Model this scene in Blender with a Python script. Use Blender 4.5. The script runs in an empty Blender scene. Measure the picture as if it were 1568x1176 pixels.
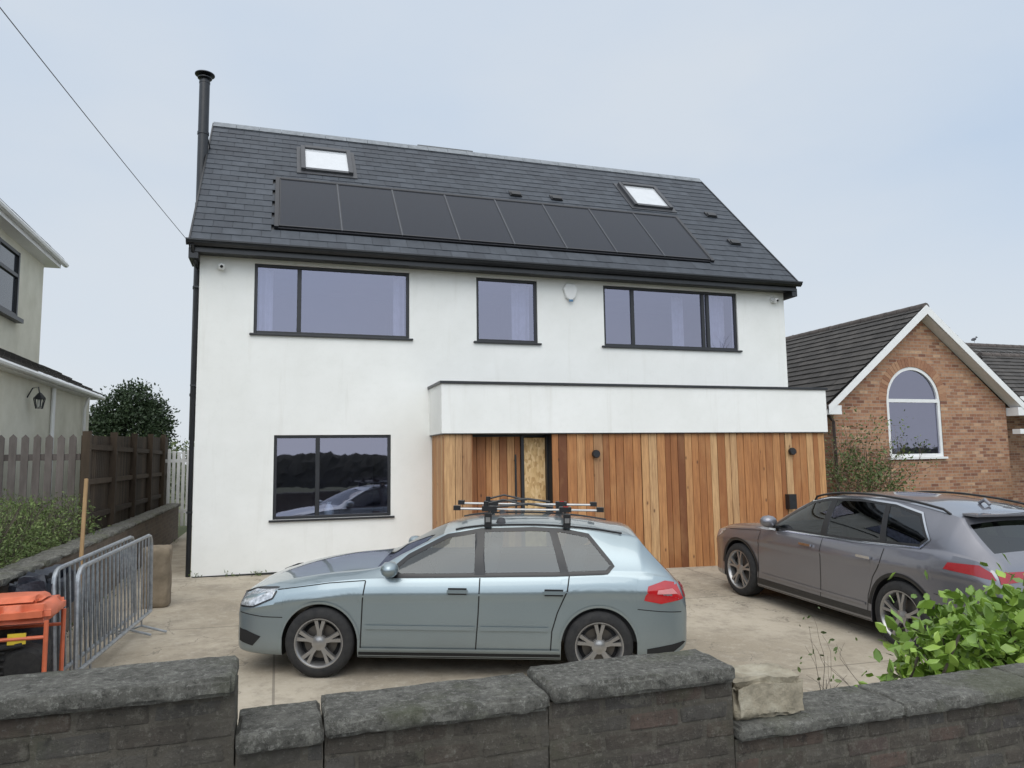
import bpy, bmesh, math, random, bisect
import numpy as np
from mathutils import Vector, Matrix, noise
random.seed(7); rnd=random.Random(11)
R=math.radians
scene=bpy.context.scene
# ---------------------------------------------------------------- materials
def newmat(name):
    m=bpy.data.materials.new(name); m.use_nodes=True
    nt=m.node_tree; b=nt.nodes['Principled BSDF']; return m,nt,b
def N(nt,t,**k):
    n=nt.nodes.new(t)
    for a,v in k.items():
        if a in n.inputs: n.inputs[a].default_value=v
        else: setattr(n,a,v)
    return n
def c4(c): return (c[0],c[1],c[2],1)
def ramp(nt,stops,interp='LINEAR'):
    r=nt.nodes.new('ShaderNodeValToRGB'); e=r.color_ramp.elements; r.color_ramp.interpolation=interp
    while len(e)<len(stops): e.new(.5)
    for i,(p,c) in enumerate(stops): e[i].position=p; e[i].color=c4(c)
    return r
def coords(nt,scale=(1,1,1),rot=(0,0,0)):
    tc=nt.nodes.new('ShaderNodeTexCoord'); mp=nt.nodes.new('ShaderNodeMapping')
    mp.inputs['Scale'].default_value=scale; mp.inputs['Rotation'].default_value=rot
    nt.links.new(tc.outputs['Object'],mp.inputs['Vector']); return mp.outputs['Vector']
def noise_n(nt,vec,scale,detail=6,rough=.6):
    n=nt.nodes.new('ShaderNodeTexNoise'); n.inputs['Scale'].default_value=scale
    n.inputs['Detail'].default_value=detail; n.inputs['Roughness'].default_value=rough
    nt.links.new(vec,n.inputs['Vector']); return n.outputs['Fac']
def mixc(nt,fac,a,b,mode='MIX'):
    m=nt.nodes.new('ShaderNodeMix'); m.data_type='RGBA'; m.blend_type=mode
    for s,v in ((0,fac),(6,a),(7,b)):
        if isinstance(v,(int,float)): m.inputs[s].default_value=v
        elif isinstance(v,(tuple,list)): m.inputs[s].default_value=c4(v)
        else: nt.links.new(v,m.inputs[s])
    return m.outputs[2]
def maprange(nt,v,a,b,c=0,d=1):
    m=nt.nodes.new('ShaderNodeMapRange'); nt.links.new(v,m.inputs[0])
    for i,x in enumerate((a,b,c,d)): m.inputs[i+1].default_value=x
    return m.outputs[0]
def bump(nt,b,h,strength,dist=.01):
    n=nt.nodes.new('ShaderNodeBump'); n.inputs['Strength'].default_value=strength; n.inputs['Distance'].default_value=dist
    nt.links.new(h,n.inputs['Height']); nt.links.new(n.outputs[0],b.inputs['Normal'])
def island(nt):
    g=nt.nodes.new('ShaderNodeNewGeometry'); return g.outputs['Random Per Island']
def nm(name,stops,scale=4,rough=.8,bmp=.3,bscale=60,metal=0,isl=0,coat=0,sc=(1,1,1),bdist=.005,spec=.5):
    m,nt,b=newmat(name); v=coords(nt,sc)
    f=noise_n(nt,v,scale); f=maprange(nt,f,.3,.7)
    if isl:
        mm=N(nt,'ShaderNodeMath',operation='MULTIPLY_ADD'); nt.links.new(island(nt),mm.inputs[0]); mm.inputs[1].default_value=isl
        m2=N(nt,'ShaderNodeMath',operation='MULTIPLY'); nt.links.new(f,m2.inputs[0]); m2.inputs[1].default_value=1-isl
        nt.links.new(m2.outputs[0],mm.inputs[2]); f=mm.outputs[0]
    r=ramp(nt,stops); nt.links.new(f,r.inputs[0]); nt.links.new(r.outputs[0],b.inputs['Base Color'])
    b.inputs['Roughness'].default_value=rough; b.inputs['Metallic'].default_value=metal; b.inputs['Coat Weight'].default_value=coat
    b.inputs['Specular IOR Level'].default_value=spec
    if bmp: bump(nt,b,noise_n(nt,v,bscale,8,.7),bmp,bdist)
    return m
def flat(name,c,rough=.5,metal=0,coat=0,var=.12,spec=.5):
    c=tuple(c); return nm(name,[(0,tuple(x*(1-var) for x in c)),(1,tuple(min(1,x*(1+var)) for x in c))],6,rough,0,1,metal,0,coat,spec=spec)
# ---------------------------------------------------------------- mesh helpers
class MB:
    def __init__(s): s.v=[];s.f=[];s.m=[]
    def add(s,v,f,mi=0):
        o=len(s.v); s.v+= [tuple(p) for p in v]; s.f+=[tuple(i+o for i in q) for q in f]; s.m+=[mi]*len(f)
    def box(s,x0,x1,y0,y1,z0,z1,mi=0,M=None):
        v=[(x,y,z) for x in(x0,x1) for y in(y0,y1) for z in(z0,z1)]
        if M is not None: v=[tuple(M@Vector(p)) for p in v]
        s.add(v,[(0,1,3,2),(4,6,7,5),(0,4,5,1),(2,3,7,6),(0,2,6,4),(1,5,7,3)],mi)
    def tube(s,pts,r,mi=0,n=8,cap=True,r2=None):
        pts=[Vector(p) for p in pts]; rings=[]; prev=None
        for i,p in enumerate(pts):
            d=(pts[min(i+1,len(pts)-1)]-pts[max(i-1,0)])
            if d.length<1e-9: d=Vector((0,0,1))
            d.normalize()
            a=prev if prev is not None else (Vector((0,0,1)) if abs(d.z)<.9 else Vector((1,0,0)))
            u=(a-d*a.dot(d))
            if u.length<1e-6: u=d.orthogonal()
            u.normalize(); prev=u; w=d.cross(u)
            rr=r if r2 is None else r+(r2-r)*i/max(1,len(pts)-1)
            rings.append([p+(u*math.cos(t)+w*math.sin(t))*rr for t in [2*math.pi*k/n for k in range(n)]])
        v=[q for g in rings for q in g]; f=[]
        for i in range(len(rings)-1):
            for k in range(n): f.append((i*n+k,i*n+(k+1)%n,(i+1)*n+(k+1)%n,(i+1)*n+k))
        if cap: f.append(tuple(range(n))); f.append(tuple(len(v)-n+k for k in range(n)))
        s.add(v,f,mi)
    def lathe(s,prof,M,n=32,mi=0):
        v=[];f=[]
        for r,h in prof:
            for k in range(n):
                t=2*math.pi*k/n; v.append(M@Vector((r*math.cos(t),r*math.sin(t),h)))
        for i in range(len(prof)-1):
            for k in range(n): f.append((i*n+k,i*n+(k+1)%n,(i+1)*n+(k+1)%n,(i+1)*n+k))
        s.add(v,f,mi)
    def build(s,name,mats,parent=None,smooth=False,angle=35,bevel=0,recalc=True,segs=2):
        me=bpy.data.meshes.new(name); me.from_pydata(s.v,[],s.f)
        for m in (mats if isinstance(mats,(list,tuple)) else [mats]): me.materials.append(m)
        me.polygons.foreach_set('material_index',s.m)
        if recalc:
            bm=bmesh.new(); bm.from_mesh(me); bmesh.ops.recalc_face_normals(bm,faces=bm.faces); bm.to_mesh(me); bm.free()
        if smooth:
            me.polygons.foreach_set('use_smooth',[True]*len(me.polygons)); me.set_sharp_from_angle(angle=R(angle))
        me.update(); ob=bpy.data.objects.new(name,me); scene.collection.objects.link(ob)
        if parent: ob.parent=parent
        if bevel:
            b=ob.modifiers.new('b','BEVEL'); b.width=bevel; b.segments=segs; b.limit_method='ANGLE'; b.angle_limit=R(40)
        return ob
def empty(name,M=None):
    e=bpy.data.objects.new(name,None); scene.collection.objects.link(e); e.empty_display_size=.3
    if M is not None: e.matrix_world=M
    return e
def boxo(name,mat,parent,*a,bevel=0,M=None):
    m=MB(); m.box(*a,M=M); return m.build(name,mat,parent,bevel=bevel)
def rough_box(m,x0,x1,y0,y1,z0,z1,res=.04,amp=.006,seed=0,mi=0,fs=6,rnd_edge=.012):
    nx=max(2,int((x1-x0)/res));ny=max(2,int((y1-y0)/res));nz=max(2,int((z1-z0)/res))
    idx={}
    def P(i,j,k):
        if (i,j,k) in idx: return idx[(i,j,k)]
        p=Vector((x0+(x1-x0)*i/nx,y0+(y1-y0)*j/ny,z0+(z1-z0)*k/nz))
        c=Vector(((x0+x1)/2,(y0+y1)/2,(z0+z1)/2))
        on=(i in(0,nx))+(j in(0,ny))+(k in(0,nz))
        if on>=2:
            re=rnd_edge*(.5+1.6*max(0,noise.noise(p*9+Vector((seed,0,0)))+.3))
            q=Vector(p)
            if i in(0,nx): q.x+=(c.x-p.x)/abs(c.x-p.x)*re
            if j in(0,ny): q.y+=(c.y-p.y)/abs(c.y-p.y)*re
            if k in(0,nz): q.z+=(c.z-p.z)/abs(c.z-p.z)*re
            p=q
        s=Vector((seed*3.1,seed*1.7,0))
        p=p+noise.noise_vector((p+s)*fs)*amp+noise.noise_vector((p+s)*fs*4)*amp*.5
        idx[(i,j,k)]=len(V); V.append(tuple(p)); return idx[(i,j,k)]
    V=[];F=[]
    for i in range(nx):
        for j in range(ny):
            for k in (0,nz): F.append((P(i,j,k),P(i+1,j,k),P(i+1,j+1,k),P(i,j+1,k)))
    for i in range(nx):
        for k in range(nz):
            for j in (0,ny): F.append((P(i,j,k),P(i+1,j,k),P(i+1,j,k+1),P(i,j,k+1)))
    for j in range(ny):
        for k in range(nz):
            for i in (0,nx): F.append((P(i,j,k),P(i,j+1,k),P(i,j+1,k+1),P(i,j,k+1)))
    m.add(V,F,mi)
def leaves(m,blobs,n,size,mi=0,shell=.5,drop=.3,aspect=.5,clump=12,spread=1.3):
    for (c,r) in blobs:
        k=int(n*r[0]*r[2]/ (blobs[0][1][0]*blobs[0][1][2]))
        cl=[]
        for _ in range(max(1,k//clump)):
            d=Vector([rnd.gauss(0,1) for _ in range(3)]).normalized(); rr=shell+(1-shell)*rnd.random()**.6
            cl.append((Vector((c[0]+d.x*r[0]*rr,c[1]+d.y*r[1]*rr,c[2]+d.z*r[2]*rr)),d))
        for i in range(k):
            q,d=cl[i%len(cl)]
            p=q+Vector([rnd.gauss(0,1)*size*spread for _ in range(3)])
            a=(d*.6+Vector([rnd.gauss(0,.7) for _ in range(3)])+Vector((0,0,.3-drop*rnd.random()))).normalized()
            b=a.orthogonal().normalized(); b=(Matrix.Rotation(rnd.random()*6.28,3,a)@b)
            nn=a.cross(b); s=size*rnd.uniform(.6,1.2)
            m.add([p,p+a*s*.35+b*s*aspect*.5-nn*s*.06,p+a*s*.75+b*s*aspect*.38,p+a*s-nn*s*.1,p+a*s*.75-b*s*aspect*.38,p+a*s*.35-b*s*aspect*.5-nn*s*.06],[(0,1,2,3,4,5)],mi)
def branch(m,p,d,L,r,depth,mi=0,spread=.5,up=.1,nseg=4,kids=3,ends=None):
    pts=[Vector(p)]; q=Vector(p); d=Vector(d).normalized()
    for i in range(nseg):
        d=(d+Vector([rnd.gauss(0,.12) for _ in range(3)])+Vector((0,0,up*.3))).normalized(); q=q+d*L/nseg; pts.append(q.copy())
    m.tube(pts,r,mi,n=5,cap=False,r2=r*.55)
    if depth>0:
        for k in range(kids):
            i=rnd.randint(max(1,nseg//2),nseg)
            dd=(d+Vector([rnd.gauss(0,spread) for _ in range(3)])+Vector((0,0,up))).normalized()
            branch(m,pts[i],dd,L*rnd.uniform(.55,.8),r*.55,depth-1,mi,spread,up,nseg,kids,ends)
    elif ends is not None: ends.append(q)
# ---------------------------------------------------------------- material set
def m_render():
    m,nt,b=newmat('white_render'); v=coords(nt)
    a=noise_n(nt,v,1.2); vs=coords(nt,(3,3,.25)); s=noise_n(nt,vs,1.5,5)
    c=mixc(nt,maprange(nt,a,.35,.7),(.80,.80,.765),(.86,.86,.83))
    c=mixc(nt,maprange(nt,s,.58,.8,0,.4),c,(.60,.58,.52))
    a2=noise_n(nt,v,9,8,.75); c=mixc(nt,maprange(nt,a2,.5,.75,0,.22),c,(.68,.68,.64))
    nt.links.new(c,b.inputs['Base Color']); b.inputs['Roughness'].default_value=.9
    bump(nt,b,noise_n(nt,v,110,8,.75),.55,.006); return m
white_render=m_render()
cream=nm('cream_render',[(0,(.60,.58,.48)),(1,(.74,.72,.62))],2,.9,.3,90)
black=nm('black_metal',[(0,(.012,.013,.015)),(1,(.02,.021,.024))],8,.35,0,1)
anth=flat('anthracite_frame',(.018,.019,.022),.4)
slate=nm('slate',[(0,(.022,.027,.037)),(.5,(.036,.044,.056)),(1,(.058,.068,.084))],5,.58,.3,30,isl=.5,bdist=.003)
ridge_m=nm('ridge_tile',[(0,(.15,.165,.18)),(1,(.25,.27,.29))],9,.6,.3,50)
white_p=flat('white_upvc',(.78,.78,.77),.35,var=.04)
plastic_w=flat('white_plastic',(.75,.75,.73),.4,var=.03)
galv=nm('galvanised_steel',[(0,(.26,.28,.30)),(1,(.46,.48,.5))],20,.42,.1,80,metal=.7)
rubber=nm('rubber',[(0,(.012,.012,.013)),(1,(.028,.027,.026))],20,.85,.2,80)
void=flat('dark_void',(.008,.008,.009),.9)
def m_cedar():
    m,nt,b=newmat('cedar_cladding'); r=ramp(nt,[(0,(.13,.042,.013)),(.14,(.25,.088,.026)),(.36,(.37,.15,.048)),(.56,(.48,.215,.075)),(.76,(.57,.31,.13)),(.9,(.62,.39,.19)),(1,(.20,.07,.025))])
    nt.links.new(island(nt),r.inputs[0])
    v=coords(nt,(1,1,.07)); g=noise_n(nt,v,38,6,.65); v2=coords(nt,(1,1,.5)); g2=noise_n(nt,v2,2.5)
    c=mixc(nt,maprange(nt,g,.35,.7,0,.6),r.outputs[0],(.15,.05,.016))
    c=mixc(nt,maprange(nt,g2,.5,.8,0,.35),c,(.58,.34,.15))
    v3=coords(nt,(1,1,.5)); k=nt.nodes.new('ShaderNodeTexVoronoi'); k.inputs['Scale'].default_value=5; nt.links.new(v3,k.inputs['Vector'])
    c=mixc(nt,maprange(nt,k.outputs['Distance'],.11,.04,0,.85),c,(.06,.02,.008))
    nt.links.new(c,b.inputs['Base Color']); b.inputs['Roughness'].default_value=.62; bump(nt,b,g,.25,.002); return m
cedar=m_cedar()
def m_osb():
    m,nt,b=newmat('osb_board'); k=nt.nodes.new('ShaderNodeTexVoronoi'); k.inputs['Scale'].default_value=28
    mp=coords(nt,(1,1,.5),(0,.6,0)); nt.links.new(mp,k.inputs['Vector']); r=ramp(nt,[(0,(.42,.25,.10)),(.5,(.58,.38,.17)),(1,(.70,.50,.27))])
    s=nt.nodes.new('ShaderNodeSeparateColor'); nt.links.new(k.outputs['Color'],s.inputs[0]); nt.links.new(s.outputs[0],r.inputs[0])
    nt.links.new(r.outputs[0],b.inputs['Base Color']); b.inputs['Roughness'].default_value=.7; return m
osb=m_osb()
def m_glass(name,tint=(.55,.57,.68),refl=.26,gl=(.66,.66,.82),wob=.06):
    m,nt,b=newmat(name); out=nt.nodes['Material Output']; nt.nodes.remove(b)
    t=N(nt,'ShaderNodeBsdfTransparent'); t.inputs[0].default_value=c4(tint)
    g=N(nt,'ShaderNodeBsdfGlossy'); g.inputs['Color'].default_value=c4(gl); g.inputs['Roughness'].default_value=.015
    if wob:
        v=coords(nt); bn=N(nt,'ShaderNodeBump'); bn.inputs['Strength'].default_value=wob; bn.inputs['Distance'].default_value=.01
        nt.links.new(noise_n(nt,v,1.3,2),bn.inputs['Height']); nt.links.new(bn.outputs[0],g.inputs['Normal'])
    lw=N(nt,'ShaderNodeLayerWeight'); lw.inputs['Blend'].default_value=.5
    pw=N(nt,'ShaderNodeMath',operation='POWER'); nt.links.new(lw.outputs['Facing'],pw.inputs[0]); pw.inputs[1].default_value=4
    ma=N(nt,'ShaderNodeMath',operation='MULTIPLY_ADD'); nt.links.new(pw.outputs[0],ma.inputs[0]); ma.inputs[1].default_value=.8; ma.inputs[2].default_value=refl+.04; ma.use_clamp=True
    mx=N(nt,'ShaderNodeMixShader'); nt.links.new(ma.outputs[0],mx.inputs[0]); nt.links.new(t.outputs[0],mx.inputs[1]); nt.links.new(g.outputs[0],mx.inputs[2])
    nt.links.new(mx.outputs[0],out.inputs[0]); return m
glass=m_glass('window_glass')
carglass=m_glass('car_glass',(.36,.42,.42),.045,(.85,.9,.92),0)
carglass2=m_glass('tinted_car_glass',(.20,.23,.24),.04,(.85,.88,.9),0)
room_m=nm('room_wall',[(0,(.22,.21,.22)),(1,(.30,.29,.30))],1,.9,0,1)
curtain_m=flat('curtain',(.6,.6,.62),.9)
def m_panel():
    m,nt,b=newmat('solar_panel'); v=coords(nt,(1,1,1)); w=nt.nodes.new('ShaderNodeTexWave'); w.bands_direction='Y'; w.inputs['Scale'].default_value=11; nt.links.new(v,w.inputs['Vector'])
    w2=nt.nodes.new('ShaderNodeTexWave'); w2.bands_direction='X'; w2.inputs['Scale'].default_value=11; nt.links.new(v,w2.inputs['Vector'])
    c=mixc(nt,maprange(nt,w.outputs['Fac'],.75,1,0,.6),(.007,.010,.018),(.042,.050,.066))
    c=mixc(nt,maprange(nt,w2.outputs['Fac'],.85,1,0,.25),c,(.03,.036,.05))
    nt.links.new(c,b.inputs['Base Color']); b.inputs['Roughness'].default_value=.3; b.inputs['Specular IOR Level'].default_value=.22; return m
panel_m=m_panel()
def m_concrete():
    m,nt,b=newmat('driveway_concrete'); v=coords(nt)
    a=noise_n(nt,v,.55,5); d=noise_n(nt,v,1.6,8,.78); e=noise_n(nt,v,60,6,.7); d3=noise_n(nt,v,8,8,.8)
    c=mixc(nt,maprange(nt,a,.38,.62),(.29,.245,.18),(.44,.385,.30))
    c=mixc(nt,maprange(nt,d,.49,.62,0,.6),c,(.20,.17,.13))
    c=mixc(nt,maprange(nt,d3,.52,.66,0,.5),c,(.50,.45,.37))
    c=mixc(nt,maprange(nt,d3,.46,.36,0,.4),c,(.17,.145,.11))
    c=mixc(nt,maprange(nt,e,.35,.7,0,.3),c,(.46,.41,.34))
    k=nt.nodes.new('ShaderNodeTexVoronoi'); k.feature='DISTANCE_TO_EDGE'; k.inputs['Scale'].default_value=.33
    ad=N(nt,'ShaderNodeVectorMath',operation='ADD'); nt.links.new(v,ad.inputs[0]); nn=nt.nodes.new('ShaderNodeTexNoise'); nn.inputs['Scale'].default_value=2.5; nn.inputs['Detail'].default_value=8; nt.links.new(v,nn.inputs['Vector']); nt.links.new(nn.outputs['Color'],ad.inputs[1]); nt.links.new(ad.outputs[0],k.inputs['Vector'])
    c=mixc(nt,maprange(nt,k.outputs['Distance'],.004,.0,0,.6),c,(.07,.06,.05))
    sx=nt.nodes.new('ShaderNodeTexBrick'); sx.inputs['Scale'].default_value=1; sx.inputs['Brick Width'].default_value=3.4; sx.inputs['Row Height'].default_value=3.1; sx.inputs['Mortar Size'].default_value=.012; sx.offset=0
    nt.links.new(v,sx.inputs['Vector']); c=mixc(nt,maprange(nt,sx.outputs['Fac'],0,1,0,.6),c,(.12,.10,.08))
    nt.links.new(c,b.inputs['Base Color']); b.inputs['Roughness'].default_value=.88; bump(nt,b,e,.35,.008); return m
concrete=m_concrete()
asphalt=nm('asphalt',[(0,(.04,.04,.042)),(1,(.075,.073,.07))],3,.9,.4,120)
earth=nm('earth_grass',[(0,(.05,.055,.02)),(.5,(.075,.09,.03)),(1,(.11,.10,.05))],3,.95,.5,30)
def grime(nt,v,c,k=1):
    n1=noise_n(nt,v,4,8,.75); n2=noise_n(nt,v,1.5,5); n3=noise_n(nt,v,48,8,.8); n5=noise_n(nt,v,13,8,.82); n6=noise_n(nt,v,2.6,6,.7)
    c=mixc(nt,maprange(nt,n1,.36,.58,0,.8*k),c,(.062,.055,.045))
    c=mixc(nt,maprange(nt,n2,.46,.62,0,.55),c,(.135,.12,.095))
    c=mixc(nt,maprange(nt,n6,.54,.66,0,.5),c,(.095,.10,.06))
    c=mixc(nt,maprange(nt,n5,.54,.61,0,.65),c,(.20,.185,.15))
    c=mixc(nt,maprange(nt,n3,.56,.64,0,.6),c,(.28,.265,.225))
    c=mixc(nt,maprange(nt,n5,.43,.35,0,.7),c,(.032,.029,.024))
    return c,n3,n5
def m_oldbrick():
    m,nt,b=newmat('weathered_brick'); v=coords(nt)
    r=ramp(nt,[(0,(.095,.082,.066)),(.3,(.12,.10,.08)),(.5,(.145,.11,.085)),(.65,(.17,.112,.09)),(.8,(.105,.10,.095)),(1,(.18,.16,.13))]); nt.links.new(island(nt),r.inputs[0])
    c,n3,n5=grime(nt,v,r.outputs[0],.85)
    nt.links.new(c,b.inputs['Base Color']); b.inputs['Roughness'].default_value=.95
    ad=N(nt,'ShaderNodeMath',operation='ADD'); nt.links.new(n3,ad.inputs[0]); nt.links.new(n5,ad.inputs[1]); bump(nt,b,ad.outputs[0],1,.025); return m
oldbrick=m_oldbrick()
def m_mortar():
    m,nt,b=newmat('old_mortar'); v=coords(nt); c,n3,n5=grime(nt,v,(.155,.138,.11),.75); nt.links.new(c,b.inputs['Base Color']); b.inputs['Roughness'].default_value=.97; bump(nt,b,n3,1,.025); return m
mortar=m_mortar()
def m_coping():
    m,nt,b=newmat('coping_stone'); v=coords(nt)
    n1=noise_n(nt,v,3.5,8,.75); n2=noise_n(nt,v,13,9,.85); n3=noise_n(nt,v,42,8,.85)
    c=mixc(nt,maprange(nt,n1,.38,.62),(.10,.097,.083),(.18,.175,.152))
    c=mixc(nt,maprange(nt,n2,.52,.58,0,.7),c,(.28,.275,.24))
    c=mixc(nt,maprange(nt,n2,.46,.40,0,.8),c,(.05,.048,.04))
    c=mixc(nt,maprange(nt,n3,.54,.60,0,.7),c,(.38,.375,.335))
    c=mixc(nt,maprange(nt,n3,.44,.38,0,.7),c,(.035,.033,.028))
    n4=noise_n(nt,v,2.4,5); c=mixc(nt,maprange(nt,n4,.53,.64,0,.5),c,(.11,.12,.06))
    nt.links.new(c,b.inputs['Base Color']); b.inputs['Roughness'].default_value=.95
    ad=N(nt,'ShaderNodeMath',operation='ADD'); nt.links.new(n2,ad.inputs[0]); nt.links.new(n3,ad.inputs[1]); bump(nt,b,ad.outputs[0],1,.02); return m
coping=m_coping()
limestone=nm('limestone',[(0,(.16,.14,.10)),(.5,(.32,.28,.205)),(1,(.44,.40,.31))],9,.9,1,22,bdist=.02)
def m_brick(name,cols,mo,w=.225,h=.075):
    m,nt,b=newmat(name); tc=nt.nodes.new('ShaderNodeTexCoord'); s=nt.nodes.new('ShaderNodeSeparateXYZ'); nt.links.new(tc.outputs['Object'],s.inputs[0])
    ad=N(nt,'ShaderNodeMath',operation='ADD'); nt.links.new(s.outputs[0],ad.inputs[0]); nt.links.new(s.outputs[1],ad.inputs[1])
    cb=nt.nodes.new('ShaderNodeCombineXYZ'); nt.links.new(ad.outputs[0],cb.inputs[0]); nt.links.new(s.outputs[2],cb.inputs[1])
    k=nt.nodes.new('ShaderNodeTexBrick'); k.inputs['Scale'].default_value=1; k.inputs['Brick Width'].default_value=w; k.inputs['Row Height'].default_value=h; k.inputs['Mortar Size'].default_value=.006
    k.inputs['Color1'].default_value=(0,0,0,1);k.inputs['Color2'].default_value=(1,1,1,1);k.inputs['Mortar'].default_value=(.5,.5,.5,1); k.inputs['Bias'].default_value=0
    nt.links.new(cb.outputs[0],k.inputs['Vector']); r=ramp(nt,cols); nt.links.new(k.outputs['Color'],r.inputs[0])
    n=noise_n(nt,cb.outputs[0],10,6)
    c=mixc(nt,maprange(nt,n,.45,.75,0,.5),r.outputs[0],tuple(x*.5 for x in cols[0][1]))
    c=mixc(nt,k.outputs['Fac'],c,mo)
    nt.links.new(c,b.inputs['Base Color']); b.inputs['Roughness'].default_value=.9; bump(nt,b,k.outputs['Fac'],-.5,.006); return m
nbrick=m_brick('orange_brick',[(0,(.20,.085,.055)),(.25,(.36,.18,.10)),(.5,(.43,.24,.14)),(.75,(.30,.13,.075)),(1,(.54,.34,.21))],(.33,.27,.21))
bedbrick=m_brick('garden_wall_brick',[(0,(.17,.13,.10)),(1,(.11,.09,.075))],(.16,.14,.115))
tile=nm('brown_roof_tile',[(0,(.032,.029,.027)),(.5,(.055,.05,.046)),(1,(.082,.074,.067))],4,.85,.5,30,isl=.5)
fence_brown=nm('brown_fence',[(0,(.024,.016,.010)),(.5,(.052,.036,.023)),(1,(.088,.062,.04))],12,.9,.4,40,isl=.6,sc=(1,1,.2))
fence_grey=nm('grey_picket',[(0,(.085,.070,.062)),(.5,(.15,.128,.116)),(1,(.23,.20,.185))],12,.9,.4,40,isl=.5,sc=(1,1,.2))
bark=nm('bark',[(0,(.05,.04,.03)),(1,(.12,.10,.075))],20,.95,.5,60)
def leafm(name,stops,rough=.5):
    return nm(name,stops,1.5,rough,0,1,isl=.6)
leaf_bright=leafm('leaf_bright',[(0,(.07,.13,.018)),(.5,(.16,.27,.035)),(1,(.32,.44,.08))],.4)
leaf_dark=leafm('leaf_dark',[(0,(.015,.028,.012)),(.6,(.03,.055,.02)),(1,(.06,.09,.035))],.6)
leaf_mid=leafm('leaf_mid',[(0,(.04,.06,.018)),(.5,(.09,.13,.035)),(1,(.17,.20,.07))],.6)
leaf_heath=leafm('leaf_heather',[(0,(.05,.055,.022)),(.5,(.10,.15,.04)),(.8,(.17,.22,.07)),(1,(.16,.11,.08))],.7)
# ---------------------------------------------------------------- ground
GX,GY=-.018,.035
def gz(x,y): return GY*(min(max(y,2.9),12.6)-12.5)+GX*min(max(x,-3),12)
def sheet(name,xs,ys,mat,off=0,fn=gz):
    m=MB(); v=[(x,y,fn(x,y)+off) for y in ys for x in xs]; n=len(xs)
    m.add(v,[(j*n+i,j*n+i+1,(j+1)*n+i+1,(j+1)*n+i) for j in range(len(ys)-1) for i in range(n-1)])
    return m.build(name,mat)
far=[-900,-300,-100,-40,-20,-10,-6]
sheet('ground',far+[-3,0,3,6,9,12,20,40,100,300,900],[-900,-300,-100,-30,-10,0,2.9,6,9,12.6,20,40,100,300,900],earth,-.03)
sheet('driveway',list(np.linspace(-2.2,10.6,40)),list(np.linspace(2.9,12.6,30)),concrete,0)
boxo('side_path',concrete,None,-2.2,-1.2,12.6,22,-.1,.03)
boxo('pavement',nm('paving',[(0,(.16,.155,.145)),(1,(.24,.23,.215))],2,.9,.4,80),None,-40,40,-.1,2.72,-.6,.15)
boxo('kerb',nm('kerb_stone',[(0,(.2,.2,.19)),(1,(.3,.3,.28))],5,.9,.4,60),None,-40,40,-.25,-.1,-.6,.153,bevel=.01)
boxo('road',asphalt,None,-60,60,-7,-.25,-.6,.03)
# ---------------------------------------------------------------- main house
house=empty('white_rendered_house')
X0,X1,YF,YB=-1.247,9.96,12.5,18.7
EY,EZ,RY,RZ=12.2,5.306,15.6,8.725
SL=math.hypot(RY-EY,RZ-EZ); su=((RY-EY)/SL,(RZ-EZ)/SL); nv=(-su[1],su[0])
def rp(x,s,h=0): return (x,EY+su[0]*s+nv[0]*h,EZ+su[1]*s+nv[1]*h)
wins=[(-.412,2.148,3.881,5.05,[.30]),(3.358,4.522,3.881,5.05,[]),(5.86,8.82,3.881,5.05,[6.49,8.05,8.16]),(-.061,1.831,.856,2.216,[.63])]
m=MB()
xs=sorted({X0,X1,*[w[0] for w in wins],*[w[1] for w in wins]}); zs=sorted({-.5,5.25,*[w[2] for w in wins],*[w[3] for w in wins]})
for a,b in zip(xs,xs[1:]):
    for c,d in zip(zs,zs[1:]):
        if any(w[0]<=(a+b)/2<=w[1] and w[2]<=(c+d)/2<=w[3] for w in wins): continue
        m.add([(a,YF,c),(b,YF,c),(b,YF,d),(a,YF,d)],[(0,1,2,3)])
for w in wins:
    a,b,c,d=w[:4]; y=YF+.2
    m.add([(a,YF,c),(a,y,c),(a,y,d),(a,YF,d)],[(0,1,2,3)]); m.add([(b,YF,c),(b,y,c),(b,y,d),(b,YF,d)],[(0,1,2,3)])
    m.add([(a,YF,c),(b,YF,c),(b,y,c),(a,y,c)],[(0,1,2,3)]); m.add([(a,YF,d),(b,YF,d),(b,y,d),(a,y,d)],[(0,1,2,3)])
apz=RZ-.12
for x in (X0,X1): m.add([(x,YF,-.5),(x,YB,-.5),(x,YB,5.25),(x,RY,apz),(x,YF,5.25)],[(0,1,2,3,4)])
m.add([(X0,YB,-.5),(X1,YB,-.5),(X1,YB,5.25),(X0,YB,5.25)],[(0,1,2,3)])
m.build('walls',white_render,house,recalc=False)
boxo('plinth_bead',flat('plinth_black',(.03,.03,.03),.8),house,X0+.02,2.5,YF-.012,YF+.001,-.1,.035)
fm=MB(); gm=MB(); rm=MB(); cm=MB()
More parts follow.
